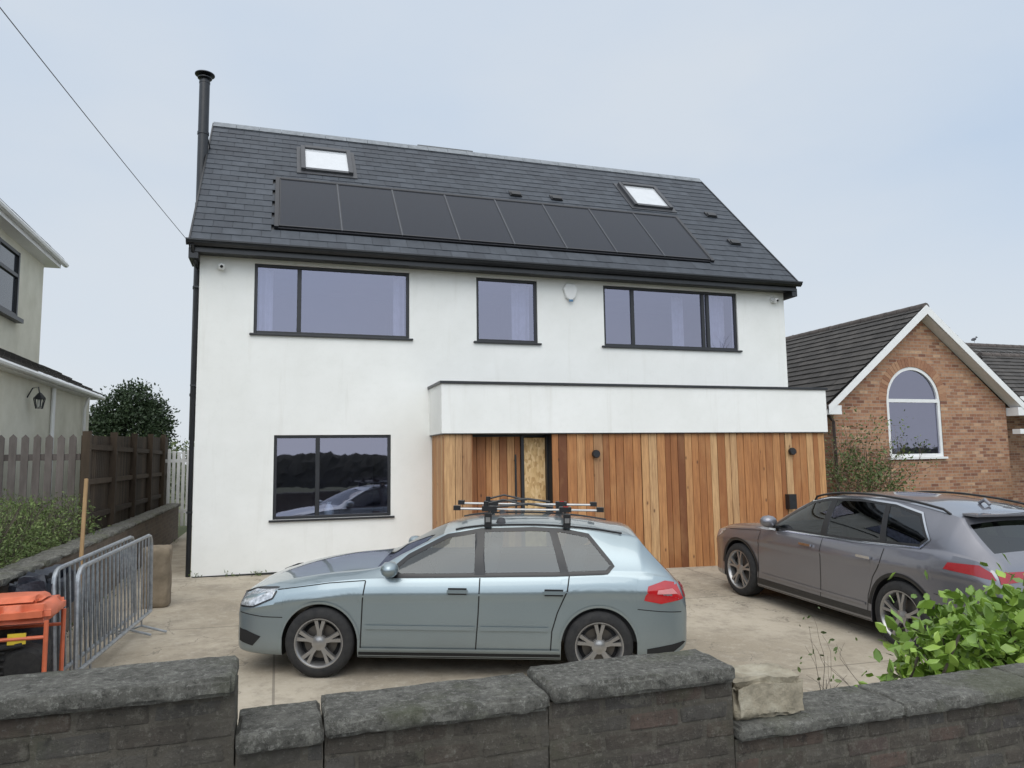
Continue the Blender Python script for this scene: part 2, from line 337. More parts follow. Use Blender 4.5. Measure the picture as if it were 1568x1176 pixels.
for wi,(a,b,c,d,mul) in enumerate(wins):
    y0,y1=YF+.03,YF+.1; t=.05
    fm.box(a,a+t,y0,y1,c,d); fm.box(b-t,b,y0,y1,c,d); fm.box(a+t,b-t,y0,y1,d-t,d); fm.box(a+t,b-t,y0,y1,c,c+t)
    for q in mul: fm.box(q-.035,q+.035,y0+.002,y1,c+t,d-t)
    fm.box(a-.06,b+.06,YF-.045,YF+.03,c-.035,c-.002)
    cuts=[a+t]+mul+[b-t]
    for p0,p1 in zip(cuts,cuts[1:]):
        dy=rnd.uniform(-.004,.004)
        gm.add([(p0,y0+.03-dy,c+t),(p1,y0+.03+dy,c+t),(p1,y0+.03+dy,d-t),(p0,y0+.03-dy,d-t)],[(0,1,2,3)])
    A,B,C,Dd,Y=a-.02,b+.02,c-.3,d+.05,YF+.2; Y2=YF+2.6
    rm.add([(A,Y,C),(B,Y,C),(B,Y2,C),(A,Y2,C),(A,Y,Dd),(B,Y,Dd),(B,Y2,Dd),(A,Y2,Dd)],[(0,1,2,3),(4,5,6,7),(0,3,7,4),(1,2,6,5),(3,2,6,7)])
    rm.add([(A,Y,C),(B,Y,C),(B,Y,c),(A,Y,c)],[(0,1,2,3)])
def curtain(x0,x1,z0,z1,y):
    n=int((x1-x0)/.02); v=[];f=[]
    for i in range(n+1):
        x=x0+(x1-x0)*i/n; yy=y+.025*math.sin(i*.9)
        v+=[(x,yy,z0),(x,yy,z1)]
        if i: f.append((2*i-2,2*i,2*i+1,2*i-1))
    cm.add(v,f)
curtain(-.34,-.12,3.9,5.0,YF+.26); curtain(1.9,2.1,3.9,5.0,YF+.26); curtain(4.1,4.45,3.9,5,YF+.26); curtain(8.25,8.7,3.9,5,YF+.26); curtain(7.55,7.8,3.9,5,YF+.4)
fm.build('window_frames',anth,house,bevel=.006); gm.build('window_panes',glass,house,recalc=False); rm.build('rooms',room_m,house,recalc=False); cm.build('curtains',curtain_m,house,recalc=False)
vb=MB(); vb.lathe([(0,0),(.06,0),(.08,.06),(.07,.14),(.035,.20),(.045,.24),(0,.24)],Matrix.Translation((.83,YF+.16,.87)),16)
vb.build('vase',flat('vase_glaze',(.6,.7,.7),.3),house,True)
# roof
m=MB(); XL,XR=-1.36,10.05
p=lambda x:[rp(x,-.02,-.02),rp(x,SL,-.02),(x,2*RY-EY,EZ-.02),(x,2*RY-EY,EZ-.12),(x,RY,RZ-.14),(x,EY,EZ-.12)]
a=p(XL);b=p(XR); m.add(a+b,[(0,1,7,6),(1,2,8,7),(2,3,9,8),(3,4,10,9),(4,5,11,10),(5,0,6,11),(0,1,4,5),(1,2,3,4),(6,7,10,11),(7,8,9,10)])
m.build('roof_deck',black,house)
sm=MB(); row=.222; nr=int(SL/row)+1
pan=(-.08,8.32,.50,2.42)
sky=[(.34,1.33,2.9,4.0),(7.44,8.41,2.8,3.92)]
for r_ in range(nr):
    s0=r_*row-.03; s1=min(s0+row+.06,SL+.01); x=XL-(.15 if r_%2 else 0)-.01
    while x<XR:
        xa,xb=max(x+.002,XL-.01),min(x+.298,XR+.01); x+=.301
        if xb-xa<.02: continue
        xc=(xa+xb)/2; sc=(s0+s1)/2
        if pan[0]<xc<pan[1] and pan[2]<sc<pan[3]: continue
        h0=.015+rnd.uniform(0,.004); h1=.006; dj=rnd.uniform(-.005,.005)
        v=[rp(xa,s0+dj,h0),rp(xb,s0+dj,h0),rp(xb,s1,h1),rp(xa,s1,h1),rp(xa,s0+dj,h0-.010),rp(xb,s0+dj,h0-.010)]
        sm.add(v,[(0,1,2,3),(4,5,1,0)])
sm.add([(XL,RY,RZ),(XR,RY,RZ),(XR,2*RY-EY,EZ),(XL,2*RY-EY,EZ)],[(0,1,2,3)])
sm.build('slates',slate,house,recalc=False)
rt=MB(); x=XL-.01
while x<XR:
    xe=min(x+.44,XR+.01)
    v=[]
    for xx in (x,xe):
        for (dy,dz) in [(-.13,-.10),(-.115,-.075),(-.02,.035),(.02,.035),(.115,-.075),(.13,-.10)]: v.append((xx,RY+dy,RZ+dz+.01))
    rt.add(v,[(0,1,7,6),(1,2,8,7),(2,3,9,8),(3,4,10,9),(4,5,11,10),(0,1,2,3,4,5),(6,7,8,9,10,11)]); x+=.446
rt.build('ridge_tiles',ridge_m,house)
vg=MB()
for x in (XL-.03,XR+.004):
    v=[]
    for xx in (x,x+.026):
        for s,h in ((-.05,.03),(SL,.03),(SL,-.14),(-.05,-.14)): v.append(rp(xx,s,h))
    vg.add(v,[(0,1,2,3),(4,5,6,7),(0,1,5,4),(1,2,6,5),(2,3,7,6),(3,0,4,7)])
vg.build('verge_boards',black,house)
g=MB(); g.box(XL,XR,EY+.02,YF,5.12,5.16); g.box(XL,XR,EY,EY+.02,5.1,5.29)
prof=[(-.0,.0),(-.02,-.05),(-.06,-.085),(-.11,-.05),(-.125,.0)]
for i in range(len(prof)-1):
    (a,b_),(c,d)=prof[i],prof[i+1]
    g.add([(XL-.06,EY+a,5.265+b_),(XR+.06,EY+a,5.265+b_),(XR+.06,EY+c,5.265+d),(XL-.06,EY+c,5.265+d)],[(0,1,2,3)])
for xx in (XL-.06,XR+.06): g.add([(xx,EY+a,5.265+b_) for a,b_ in prof],[tuple(range(5))])
g.box(XL-.06,XR+.06,EY-.135,EY-.12,5.25,5.275)
g.box(XL-.03,X0,EY+.02,YF+.3,5.0,5.16);g.box(X1,XR+.03,EY+.02,YF+.3,5.0,5.16)
g.build('gutter_and_fascia',black,house,recalc=True)
dp=MB(); dp.tube([(-1.30,12.62,5.05),(-1.30,12.60,2.5),(-1.30,12.60,-.05)],.036); dp.tube([(-1.33,12.12,5.2),(-1.32,12.3,5.05),(-1.30,12.6,4.95)],.034)
for z in (1,3,4.6): dp.box(-1.345,-1.25,12.55,12.65,z,z+.03)
dp.build('downpipe',black,house,True)
f_=MB(); T=Matrix.Translation((-1.455,14.5,0)); f_.lathe([(.095,2.2),(.095,9.02),(.10,9.02),(.10,9.06),(.075,9.07),(.075,9.13)],T,24)
f_.lathe([(.0,9.27),(.06,9.255),(.18,9.205),(.18,9.19),(.06,9.16),(.0,9.15)],T,24); f_.lathe([(.075,9.1),(.13,9.12),(.13,9.135),(.075,9.15)],T,24)
for z in (3,5.0,6.6,8.0): f_.lathe([(.095,z),(.106,z),(.106,z+.05),(.095,z+.05)],T,24)
f_.box(-1.40,-1.2,14.47,14.53,6.62,6.65); f_.tube([(-1.38,14.5,7.98),(-1.3,14.9,7.6)],.012)
f_.build('flue_pipe',black,house,True)
pm=MB(); fr=MB(); ln=MB(); px0,px1,ps0,ps1=-.05,8.29,.55,2.385; pw=(px1-px0)/8
def rbox(mb,xa,xb,sa,sb,ha,hb,mi=0):
    mb.add([rp(x,s,h) for x in(xa,xb) for s in(sa,sb) for h in(ha,hb)],[(0,1,3,2),(4,6,7,5),(0,4,5,1),(2,3,7,6),(0,2,6,4),(1,5,7,3)],mi)
for i in range(8):
    a=px0+i*pw; rbox(pm,a+.022,a+pw-.022,ps0+.03,ps1-.02,.02,.05)
    rbox(fr,a+.006,a+.022,ps0,ps1,.0,.056);rbox(fr,a+pw-.022,a+pw-.006,ps0,ps1,.0,.056);rbox(fr,a+.022,a+pw-.022,ps0,ps0+.03,.0,.056);rbox(fr,a+.022,a+pw-.022,ps1-.02,ps1,0,.056)
    if i: rbox(ln,a-.005,a+.005,ps0-.01,ps1,.0,.060)
rbox(fr,px0-.07,px0,ps0-.04,ps1+.06,.0,.062);rbox(fr,px1,px1+.07,ps0-.04,ps1+.06,.0,.062);rbox(fr,px0,px1,ps1+.002,ps1+.06,0,.062);rbox(fr,px0,px1,ps0-.045,ps0-.002,0,.03)
pm.build('solar_panels',panel_m,house);fr.build('solar_panel_frames',flat('panel_frame',(.015,.016,.02),.4),house); ln.build('panel_joint_strips',flat('joint_alu',(.11,.12,.14),.4,metal=.3),house)
sf=MB(); sg=MB()
for xa,xb,sa,sb in sky:
    t=.085
    rbox(sf,xa,xa+t,sa,sb,0,.10);rbox(sf,xb-t,xb,sa,sb,0,.10);rbox(sf,xa+t,xb-t,sa,sa+t,0,.08);rbox(sf,xa+t,xb-t,sb-t*1.3,sb,0,.11)
    rbox(sf,xa-.08,xb+.08,sa-.10,sb+.06,.0,.032)
    rbox(sg,xa+t,xb-t,sa+t,sb-t*1.3,.03,.068)
sf.build('skylight_frames',flat('skylight_grey',(.05,.052,.058),.45),house,bevel=.005)
sg.build('skylight_glass',flat('skylight_blind_painted_sky',(.56,.58,.60),.12,coat=1,var=.05),house)  # pale base colour paints in the sky reflection along with the white blind
vm=MB()
for x,y in ((4.68,14.19),(5.6,14.19),(9.38,14.14),(9.33,13.23)):
    s=(y-EY)/su[0]; rbox(vm,x-.13,x+.13,s-.10,s+.12,.02,.045); rbox(vm,x-.11,x+.11,s-.09,s+.03,.045,.07)
vm.build('roof_vents',black,house,bevel=.008)
boxo('rear_rooflight',flat('rooflight_grey',(.12,.125,.13),.5),house,2.9,4.2,15.8,16.9,8.3,8.90,bevel=.01)
# --- garage front
GYf=11.54; gx0,gx1=2.54,9.96; zb,zt=-.32,2.2
b_=MB(); b_.box(gx0+.03,3.0,GYf+.03,YF,zb,zt); b_.box(4.39,gx1-.03,GYf+.03,YF,zb,zt); b_.box(3.0,4.39,GYf+.36,YF,zb,zt)
b_.build('garage_carcass',void,house)
cl=MB()
def boards(x0,x1,y,z0,z1,w=.142,side=False,t=.022):
    n=max(1,round((x1-x0)/w)); ws=[rnd.choice((.75,1,1,1.15)) for _ in range(n)]; sc=(x1-x0)/sum(ws); a_=x0
    for i in range(n):
        a=a_+.004; b=a_+ws[i]*sc-.004; a_+=ws[i]*sc; j=rnd.uniform(-.004,.004)
        if side: cl.box(y-t+j,y,a,b,z0,z1)
        else: cl.box(a,b,y+j,y+t,z0,z1)
boards(gx0,3.0,GYf,-.18,2.19,.15); boards(4.39,6.05,GYf,-.2,2.19,.145); boards(6.06,9.05,GYf,-.17,2.19,.145); boards(9.06,gx1,GYf,-.2,2.19,.145)
boards(GYf,YF,gx0+.022,-.1,2.19,.15,True)
cl.box(gx1-.025,gx1,GYf+.025,YF,-.2,2.19)
boards(3.03,3.93,GYf+.31,-.1,2.15,.13)
boards(GYf+.025,GYf+.3,3.0+.022,-.1,2.19,.14,True)
cl.build('cedar_cladding',cedar,house,bevel=.002,segs=1)
boxo('osb_panel',osb,house,3.985,4.36,GYf+.27,GYf+.30,-.1,2.13)
dm=MB(); dm.box(3.93,3.98,GYf+.26,GYf+.34,-.1,2.17); dm.box(4.365,4.388,GYf+.2,GYf+.34,-.1,2.17); dm.box(3.0,4.388,GYf+.28,GYf+.34,2.15,2.197)
dm.build('door_frame',anth,house)
h_=MB(); h_.tube([(3.82,GYf+.24,.85),(3.82,GYf+.24,1.85)],.018)
for z in (.95,1.75): h_.tube([(3.82,GYf+.24,z),(3.82,GYf+.31,z)],.01)
h_.build('door_handle',black,house,True)
boxo('canopy',white_render,house,2.49,10.0,GYf-.06,YF-.002,2.2,3.0)
boxo('canopy_capping',anth,house,2.46,10.03,GYf-.09,YF-.003,3.0,3.045,bevel=.005)
boxo('canopy_drip_trim',anth,house,2.50,9.99,GYf-.055,YF-.01,2.185,2.2)
wl=MB()
for x,z in ((5.17,1.84),(9.17,1.84)):
    Mx=Matrix.Translation((x,GYf,z))@Matrix.Rotation(R(90),4,'X'); wl.lathe([(0,.09),(.06,.09),(.07,.075),(.07,.03),(.05,.02),(.05,-.02)],Mx,24)
wl.box(9.0,9.16,GYf-.12,GYf,.78,1.05)
wl.build('wall_lights',black,house,True)
cv=MB()
for x in (-.93,9.68):
    Mx=Matrix.Translation((x,YF,4.95)); cv.lathe([(.0,0.02),(.055,.02),(.06,.0),(.055,-.03),(0,-.035)],Mx@Matrix.Rotation(R(90),4,'X')@Matrix.Translation((0,0,.02)),16)
    cv.lathe([(0,.055),(.035,.045),(.055,.01),(.05,-.02),(.03,-.05),(0,-.055)],Mx@Matrix.Translation((.02,-.1,-.02)),16)
    cv.tube([(x-.0,YF-.02,4.95),(x+.02,YF-.1,4.95)],.03)
cv.build('security_cameras',plastic_w,house,True)
cd=MB()
for x in (-.93,9.68): cd.lathe([(0,.03),(.022,.02),(.03,0)],Matrix.Translation((x+.02,YF-.135,4.925))@Matrix.Rotation(R(100),4,'X'),12)
cd.build('camera_lenses',void,house,True)
al=MB(); hexv=[(-.09,.16),(.09,.16),(.14,.06),(.09,-.10),(0,-.16),(-.09,-.10),(-.14,.06)]
v=[(5.17+a,YF-.065,4.86+b) for a,b in hexv]+[(5.17+a*1.06,YF,4.86+b*1.06) for a,b in hexv]
al.add(v,[tuple(range(7))]+[(i,(i+1)%7,7+(i+1)%7,7+i) for i in range(7)])
al.build('alarm_box',plastic_w,house,bevel=.015)
boxo('alarm_label',flat('label_blue',(.08,.2,.35),.4),house,5.13,5.21,YF-.068,YF-.064,4.68,4.72)
m=MB(); A=Vector((-1.40,12.15,5.25)); B=Vector((-4.6,-10,7.0)); pts=[]
for i in range(41):
    t=i/40; q=A.lerp(B,t); q.z-=.5*4*t*(1-t)*.55; pts.append(q)
m.tube(pts,.0045,n=5); m.build('overhead_cable',flat('cable_grey',(.12,.12,.13),.6))
# ---------------------------------------------------------------- neighbour right
nb=empty('brick_bungalow')
NY=13.5; ax=14.55; az=5.23; el,er,ez=11.66,17.44,2.9
wm=MB(); wl0,wr0=el+.28,er-.28
zw=ez-.05
wx0,wx1,wz0,wsp=13.47,15.08,1.68,3.0
cx=(wx0+wx1)/2; ra=(wx1-wx0)/2
def gtop(x): return az-.2-abs(x-ax)*(az-ez)/(ax-el)
cols=sorted(set(list(np.linspace(wl0,wx0,6))+list(np.linspace(wx0,wx1,33))+list(np.linspace(wx1,wr0,8))+[ax]))
for a,b in zip(cols,cols[1:]):
    mid=(a+b)/2
    if wx0<mid<wx1:
        za=wsp+math.sqrt(max(0,ra*ra-(a-cx)**2)); zb_=wsp+math.sqrt(max(0,ra*ra-(b-cx)**2))
        wm.add([(a,NY,-.5),(b,NY,-.5),(b,NY,wz0),(a,NY,wz0)],[(0,1,2,3)]); wm.add([(a,NY,za),(b,NY,zb_),(b,NY,gtop(b)),(a,NY,gtop(a))],[(0,1,2,3)])
        wm.add([(a,NY,za),(b,NY,zb_),(b,NY+.1,zb_),(a,NY+.1,za)],[(0,1,2,3)])
    else: wm.add([(a,NY,-.5),(b,NY,-.5),(b,NY,gtop(b)),(a,NY,gtop(a))],[(0,1,2,3)])
wm.add([(wl0,NY,-.5),(wl0,26,-.5),(wl0,26,zw+.2),(wl0,NY,zw+.2)],[(0,1,2,3)]); wm.add([(wr0,NY,-.5),(wr0,26,-.5),(wr0,26,zw+.2),(wr0,NY,zw+.2)],[(0,1,2,3)])
wm.box(wr0,26,16.6,22,-.5,3.6)
wm.build('brick_walls',nbrick,nb,recalc=False)
am=MB()
for i in range(30):
    t0=math.pi*i/30+.006; t1=math.pi*(i+1)/30-.006
    v=[]
    for y in (NY-.006,NY+.05):
        for rr,t in ((ra,t0),(ra,t1),(ra+.22,t1),(ra+.22,t0)): v.append((cx+rr*math.cos(t),y,wsp+rr*math.sin(t)))
    am.add(v,[(0,1,2,3),(4,5,6,7),(0,1,5,4),(1,2,6,5),(2,3,7,6),(3,0,4,7)])
am.build('brick_arch',nm('arch_brick',[(0,(.24,.11,.065)),(.5,(.35,.18,.105)),(1,(.45,.27,.165))],20,.9,.3,60,isl=.7),nb)
wf=MB(); ft=.075
v=[];f=[]
for i,t in enumerate(np.linspace(0,math.pi,33)):
    for rr in (ra,ra-ft):
        for y in (NY+.01,NY+.08): v.append((cx+rr*math.cos(t),y,wsp+rr*math.sin(t)))
    if i:
        o=4*i; f+=[(o-4,o,o+2,o-2),(o-2,o+2,o+3,o-1),(o-3,o+1,o,o-4)]
wf.add(v,f)
wf.box(wx0,wx0+ft,NY+.01,NY+.08,wz0,wsp);wf.box(wx1-ft,wx1,NY+.01,NY+.08,wz0,wsp);wf.box(wx0+ft,wx1-ft,NY+.01,NY+.08,wz0,wz0+ft);wf.box(wx0+ft,wx1-ft,NY+.012,NY+.08,wsp-.04,wsp+.04)
wf.box(wx0-.06,wx1+.06,NY-.06,NY+.01,wz0-.05,wz0-.002)
wf.build('arched_window_frame',white_p,nb)
gmm=MB(); gp=[(cx+(ra-.03)*math.cos(t),NY+.05,wsp+(ra-.03)*math.sin(t)) for t in np.linspace(0,math.pi,25)]+[(wx0+.03,NY+.05,wz0+.03),(wx1-.03,NY+.05,wz0+.03)]
gmm.add(gp,[tuple(range(len(gp)))]); gmm.build('arched_window_glass',glass,nb,recalc=False)
r2=MB(); r2.add([(wx0-.3,NY+.12,1.4),(wx1+.3,NY+.12,1.4),(wx1+.3,NY+3,1.4),(wx0-.3,NY+3,1.4),(wx0-.3,NY+.12,4),(wx1+.3,NY+.12,4),(wx1+.3,NY+3,4),(wx0-.3,NY+3,4)],[(0,1,2,3),(4,5,6,7),(0,3,7,4),(1,2,6,5),(3,2,6,7)])
r2.build('room',room_m,nb,recalc=False)
tm=MB()
def tiled(pA,pB,pC,pD,course=.30,w=.30,lift=.035):
    pA,pB,pC,pD=map(Vector,(pA,pB,pC,pD)); L=((pD-pA).length+(pC-pB).length)/2; n=int(L/course); nrm=(pB-pA).cross(pD-pA).normalized()
    if nrm.z<0: nrm=-nrm
    for i in range(n+1):
        t0=i/(n+1); t1=min(1,(i+1.12)/(n+1)); a0=pA.lerp(pD,t0);b0=pB.lerp(pC,t0);a1=pA.lerp(pD,t1);b1=pB.lerp(pC,t1)
        k=max(1,int((b0-a0).length/w)); off=.5/k if i%2 else 0
        for j in range(k+1):
            u0=max(0,j/k-off);u1=min(1,(j+1)/k-off)
            if u1-u0<.1/k: continue
            u1-=.01/k*1.5
            h=nrm*(lift+rnd.uniform(0,.006))
            q0,q1,q2,q3=a0.lerp(b0,u0)+h,a0.lerp(b0,u1)+h,a1.lerp(b1,u1)+nrm*.006,a1.lerp(b1,u0)+nrm*.006
            tm.add([q0,q1,q2,q3,q0-nrm*.03,q1-nrm*.03],[(0,1,2,3),(4,5,1,0)])
ny0=NY-.28; ny1=26.3
tiled((el-.08,ny1,ez),(el-.08,ny0,ez),(ax,ny0,az),(ax,ny1,az),.24)
tiled((er+.08,ny0,ez),(er+.08,ny1,ez),(ax,ny1,az),(ax,ny0,az))
tiled((wr0,16.2,3.5),(27,16.2,3.5),(27,19.3,5.5),(wr0-1.5,19.3,5.5))
tiled((18.6,14.6,3.25),(27,14.6,3.25),(27,16.9,4.75),(20.6,16.9,4.75))
tiled((16.95,11.9,.75),(19.5,11.9,.75),(19.5,13.45,2.2),(17.6,13.45,2.2),.2,.2)
tm.build('tiled_roofs',tile,nb,recalc=False)
dk=MB()
dk.add([(el-.08,ny0,ez),(ax,ny0,az),(er+.08,ny0,ez),(el-.08,ny1,ez),(ax,ny1,az),(er+.08,ny1,ez)],[(0,1,4,3),(1,2,5,4)])
dk.build('roof_felt',void,nb,recalc=False)
rg=MB(); y=ny0
while y<ny1:
    rg.lathe([(.0,0),(.11,0),(.105,.38),(0,.38)],Matrix.Translation((ax,y,az-.03))@Matrix.Rotation(R(-90),4,'X'),12); y+=.39
x=wr0-1.5
while x<26: rg.lathe([(.0,0),(.11,0),(.105,.38),(0,.38)],Matrix.Translation((x,19.3,5.48))@Matrix.Rotation(R(90),4,'Y'),12); x+=.39
x=20.6
while x<26: rg.lathe([(.0,0),(.11,0),(.105,.38),(0,.38)],Matrix.Translation((x,16.9,4.73))@Matrix.Rotation(R(90),4,'Y'),12); x+=.39
rg.build('roof_ridges',nm('ridge_brown',[(0,(.06,.05,.045)),(1,(.12,.10,.09))],6,.85,.4,40),nb,True)
bb=MB()
for sx,xe in ((-1,el-.1),(1,er+.1)):
    sl=(az-ez)/(ax-el); z0_=az+.02; z1_=az+.02-abs(xe-ax)*sl
    v=[]
    for yy in (NY-.31,NY-.28): v+=[(ax,yy,z0_),(xe,yy,z1_),(xe,yy,z1_-.17),(ax,yy,z0_-.21)]
    bb.add(v,[(0,1,2,3),(4,5,6,7),(0,1,5,4),(1,2,6,5),(2,3,7,6)])
    bb.add([(ax,NY-.28,az-.2),(xe,NY-.28,z1_-.16),(xe,NY,z1_-.16),(ax,NY,az-.2)],[(0,1,2,3)])
    bb.box(min(xe,xe-sx*.35),max(xe,xe-sx*.35),NY-.3,NY+.02,ez-.25,ez-.05)
bb.box(18.4,27,14.5,14.6,3.08,3.25); bb.box(18.35,18.45,14.5,17,3.08,3.25)
bb.box(16.9,19.6,11.85,11.9,.62,.78); bb.box(17.2,17.9,13.2,13.4,2.2,2.32)
bb.build('bargeboards',white_p,nb)
gt=MB(); gt.tube([(el-.13,ny0,ez-.08),(el-.13,ny1,ez-.08)],.055); gt.tube([(el-.1,13.4,ez-.1),(el+.2,13.42,ez-.4),(el+.24,13.42,0)],.035)
gt.build('gutter',flat('brown_gutter',(.05,.035,.03),.5),nb,True)
pl=MB(); pl.lathe([(0,0),(.08,0),(.10,.14),(.085,.14),(0,.12)],Matrix.Translation((13.9,NY+.25,1.78)),14); leaves(pl,[((13.9,NY+.25,2.05),(.1,.1,.12))],30,.08,1)
pl.build('potted_plant',[white_p,leaf_mid],nb,recalc=False)
bd=MB(); bd.lathe([(0,-.13),(.03,-.1),(.055,-.02),(.05,.05),(.025,.1),(.0,.12)],Matrix.Translation((23.3,19.3,5.72))@Matrix.Rotation(R(75),4,'Y'),10); bd.lathe([(0,-.035),(.03,-.01),(.025,.02),(0,.035)],Matrix.Translation((23.43,19.3,5.8)),8); bd.tube([(23.45,19.3,5.8),(23.5,19.3,5.79)],.008); bd.tube([(23.3,19.28,5.7),(23.3,19.28,5.6)],.006)
bd.build('bird',flat('bird_grey',(.08,.08,.09),.8),None,True)
m=MB(); m.box(10.62,10.85,3,13.2,-.6,.35); m.build('boundary_wall',bedbrick)
boxo('neighbour_garden',earth,None,10.85,40,2.9,13.49,-.6,.3)
# ---------------------------------------------------------------- neighbour left
nl=empty('cream_house')
m=MB(); LX=-4.42
m.box(-11,LX,8.8,16.1,-.2,5.78); m.box(-8,-3.72,11,17.0,-.2,3.2); m.build('walls',cream,nl)
m=MB(); m.box(-11.2,LX+.24,8.5,16.3,5.68,5.84); m.box(-3.72,-3.58,10.9,17.1,3.12,3.20); m.build('fascia_boards',white_p,nl)
tm=MB(); tiled((LX+.26,8.4,5.86),(LX+.26,16.4,5.86),(-6.4,14,6.7),(-6.4,10.4,6.7)); tiled((-11.2,16.4,5.86),(LX+.26,16.4,5.86),(-6.4,14,6.7),(-8.8,14,6.7)); tiled((-11.2,8.4,5.86),(LX+.26,8.4,5.86),(-6.4,10.4,6.7),(-8.8,10.4,6.7))
tiled((-3.54,10.8,3.22),(-3.54,17.2,3.22),(-4.5,17.2,3.75),(-4.5,10.8,3.75),.22,.25)
tm.build('roof_tiles',tile,nl,recalc=False)
m=MB(); m.tube([(-3.53,10.8,3.17),(-3.53,17.3,3.17)],.045); m.tube([(-3.6,16.4,3.15),(-3.67,16.4,2.9),(-3.68,16.4,.5)],.03); m.tube([(LX+.28,8.4,5.80),(LX+.28,16.5,5.80)],.055); m.tube([(-3.68,14.3,3.1),(-3.68,14.3,.5)],.035); m.build('gutters',white_p,nl,True)
m=MB(); m.box(LX-.02,LX+.012,12.6,14.6,4.35,5.5,1)
for a in (12.6,13.55,14.54): m.box(LX+.0,LX+.05,a,a+.06,4.35,5.5)
for z in (4.35,5.05,5.44): m.box(LX+.0,LX+.045,12.6,14.6,z,z+.06)
m.build('side_window',[anth,flat('dark_pane',(.03,.035,.045),.05,spec=.8)],nl)
boxo('window_sill',anth,nl,LX,LX+.12,12.5,14.7,4.27,4.34)
m=MB(); lx,ly,lz=-3.55,13.05,2.78
m.lathe([(0,.14),(.03,.12),(.085,.05),(.085,.03)],Matrix.Translation((lx,ly,lz)),6); m.lathe([(.03,-.12),(.0,-.12)],Matrix.Translation((lx,ly,lz)),6)
for k in range(6):
    t=k*math.pi/3; m.tube([(lx+.08*math.cos(t),ly+.08*math.sin(t),lz+.04),(lx+.045*math.cos(t),ly+.045*math.sin(t),lz-.12)],.008,n=4)
m.tube([(lx,ly,lz+.1),(lx-.02,ly,lz+.22),(lx-.1,ly,lz+.2),(lx-.17,ly,lz+.05)],.01); m.lathe([(0,.03),(.03,.02),(.03,-.09),(0,-.1)],Matrix.Translation((lx,ly,lz)),8,1)
m.build('wall_lantern',[black,flat('lantern_glass',(.5,.5,.45),.2)],nl,True)
# ---------------------------------------------------------------- left garden
m=MB(); m.box(-2.42,-2.2,3.0,19,-.6,.78); gw=m.build('garden_wall',bedbrick)
m=MB(); y=3.0; k=0
while y<19: rough_box(m,-2.46,-2.15,y+.006,min(y+.6,19),.78,.85,.07,.008,k); y+=.6; k+=1
m.build('wall_coping',coping,gw,True,50)
m=MB(); m.box(-12,-2.42,2.9,19,-.6,.72); m.build('raised_garden',earth)
pf=MB(); y=11.9; x=-2.75
while x>-9:
    w=.09; h=2.22+rnd.uniform(-.01,.01)
    pf.add([(x,y,.7),(x-w,y,.7),(x-w,y,h-.05),(x-w/2,y,h),(x,y,h-.05),(x,y+.02,.7),(x-w,y+.02,.7),(x-w,y+.02,h-.05),(x-w/2,y+.02,h),(x,y+.02,h-.05)],[(0,1,2,3,4),(5,6,7,8,9),(0,1,6,5),(1,2,7,6),(2,3,8,7),(3,4,9,8),(4,0,5,9)]); x-=.148
for z in (1.0,1.85): pf.box(-9,-2.7,y+.021,y+.06,z,z+.09)
pf.build('picket_fence',fence_grey)
bf=MB(); y=11.6
def ft_(y): return 2.2+.028*(y-11.9)
while y<20:
    bf.box(-2.62,-2.60,y,y+.112,.75,ft_(y)+rnd.uniform(-.006,.006)); y+=.12
for z in (1.0,1.5,2.0): bf.box(-2.598,-2.55,11.6,20,z,z+.08)
y=11.6
while y<20: bf.box(-2.60,-2.50,y-.05,y+.05,.6,ft_(y)+.06); y+=1.8
bf.build('board_fence',fence_brown)
wg=MB(); x=-2.5
while x<-1.75: wg.box(x,x+.07,19.2,19.22,.3,2.1+.05*math.sin(x*9)); x+=.105
for z in (.6,1.8): wg.box(-2.55,-1.72,19.225,19.26,z,z+.08)
wg.build('white_gate',white_p)
tr=MB(); tr.tube([(-4.1,24,.0),(-4.1,24,3.4)],.11,1,r2=.03)
for k in range(14):
    a=k*2.4; z=1.2+k*.15; tr.tube([(-4.1,24,z),(-4.1+math.cos(a)*.8,24+math.sin(a)*.8,z+.35)],.03,1,n=5,cap=False,r2=.01)
leaves(tr,[((-4.15,24,2.8),(1.05,1.0,1.25)),((-4.75,24.1,2.5),(.75,.8,1.0)),((-3.55,23.8,2.5),(.62,.7,1.0)),((-4.05,24,3.6),(.65,.5,.5)),((-4.5,23.9,3.25),(.55,.5,.55)),((-3.6,23.9,3.15),(.5,.5,.5))],7000,.10,0,.35,.2,.5,14,1.1)
tr.build('evergreen_tree',[leaf_dark,bark],None,recalc=False)
hd=MB(); leaves(hd,[((-2.4+.5*i,21.3,1.5),(.5,.4,.95)) for i in range(-3,4)],900,.09,0,.5); hd.build('hedge',[leaf_mid],None,recalc=False)
hb=MB()
for k in range(16):
    cx_=-2.70-(k%2)*.55-.1*rnd.random(); cy_=6.3+(k//2)*.70+.2*rnd.random()
    leaves(hb,[((cx_,cy_,1.0),(.38,.42,.33+.06*rnd.random()))],1250,.045,0,.35,.1,.35,12)
    for j in range(24):
        a=rnd.random()*6.28; hb.tube([(cx_,cy_,.72),(cx_+math.cos(a)*.3,cy_+math.sin(a)*.3,1.2+rnd.random()*.2)],.003,1,n=3,cap=False)
hb.build('heather_bush',[leaf_heath,bark],None,recalc=False)
wd=MB()
for k in range(46):
    if k<16: x,y=rnd.uniform(-1.2,2.4),12.46
    elif k<30: x,y=-2.16+rnd.random()*.08,rnd.uniform(8,19)
    elif k<38: x,y=rnd.uniform(2.6,9.8),11.5
    else: x,y=rnd.uniform(3,10),rnd.uniform(3.1,4)
    z=.03 if y>12.6 else gz(x,y)
    leaves(wd,[((x,y,z+.02),(.06,.04,.03))],rnd.randint(5,16),.05,0,.2,.0,.3,5,.6)
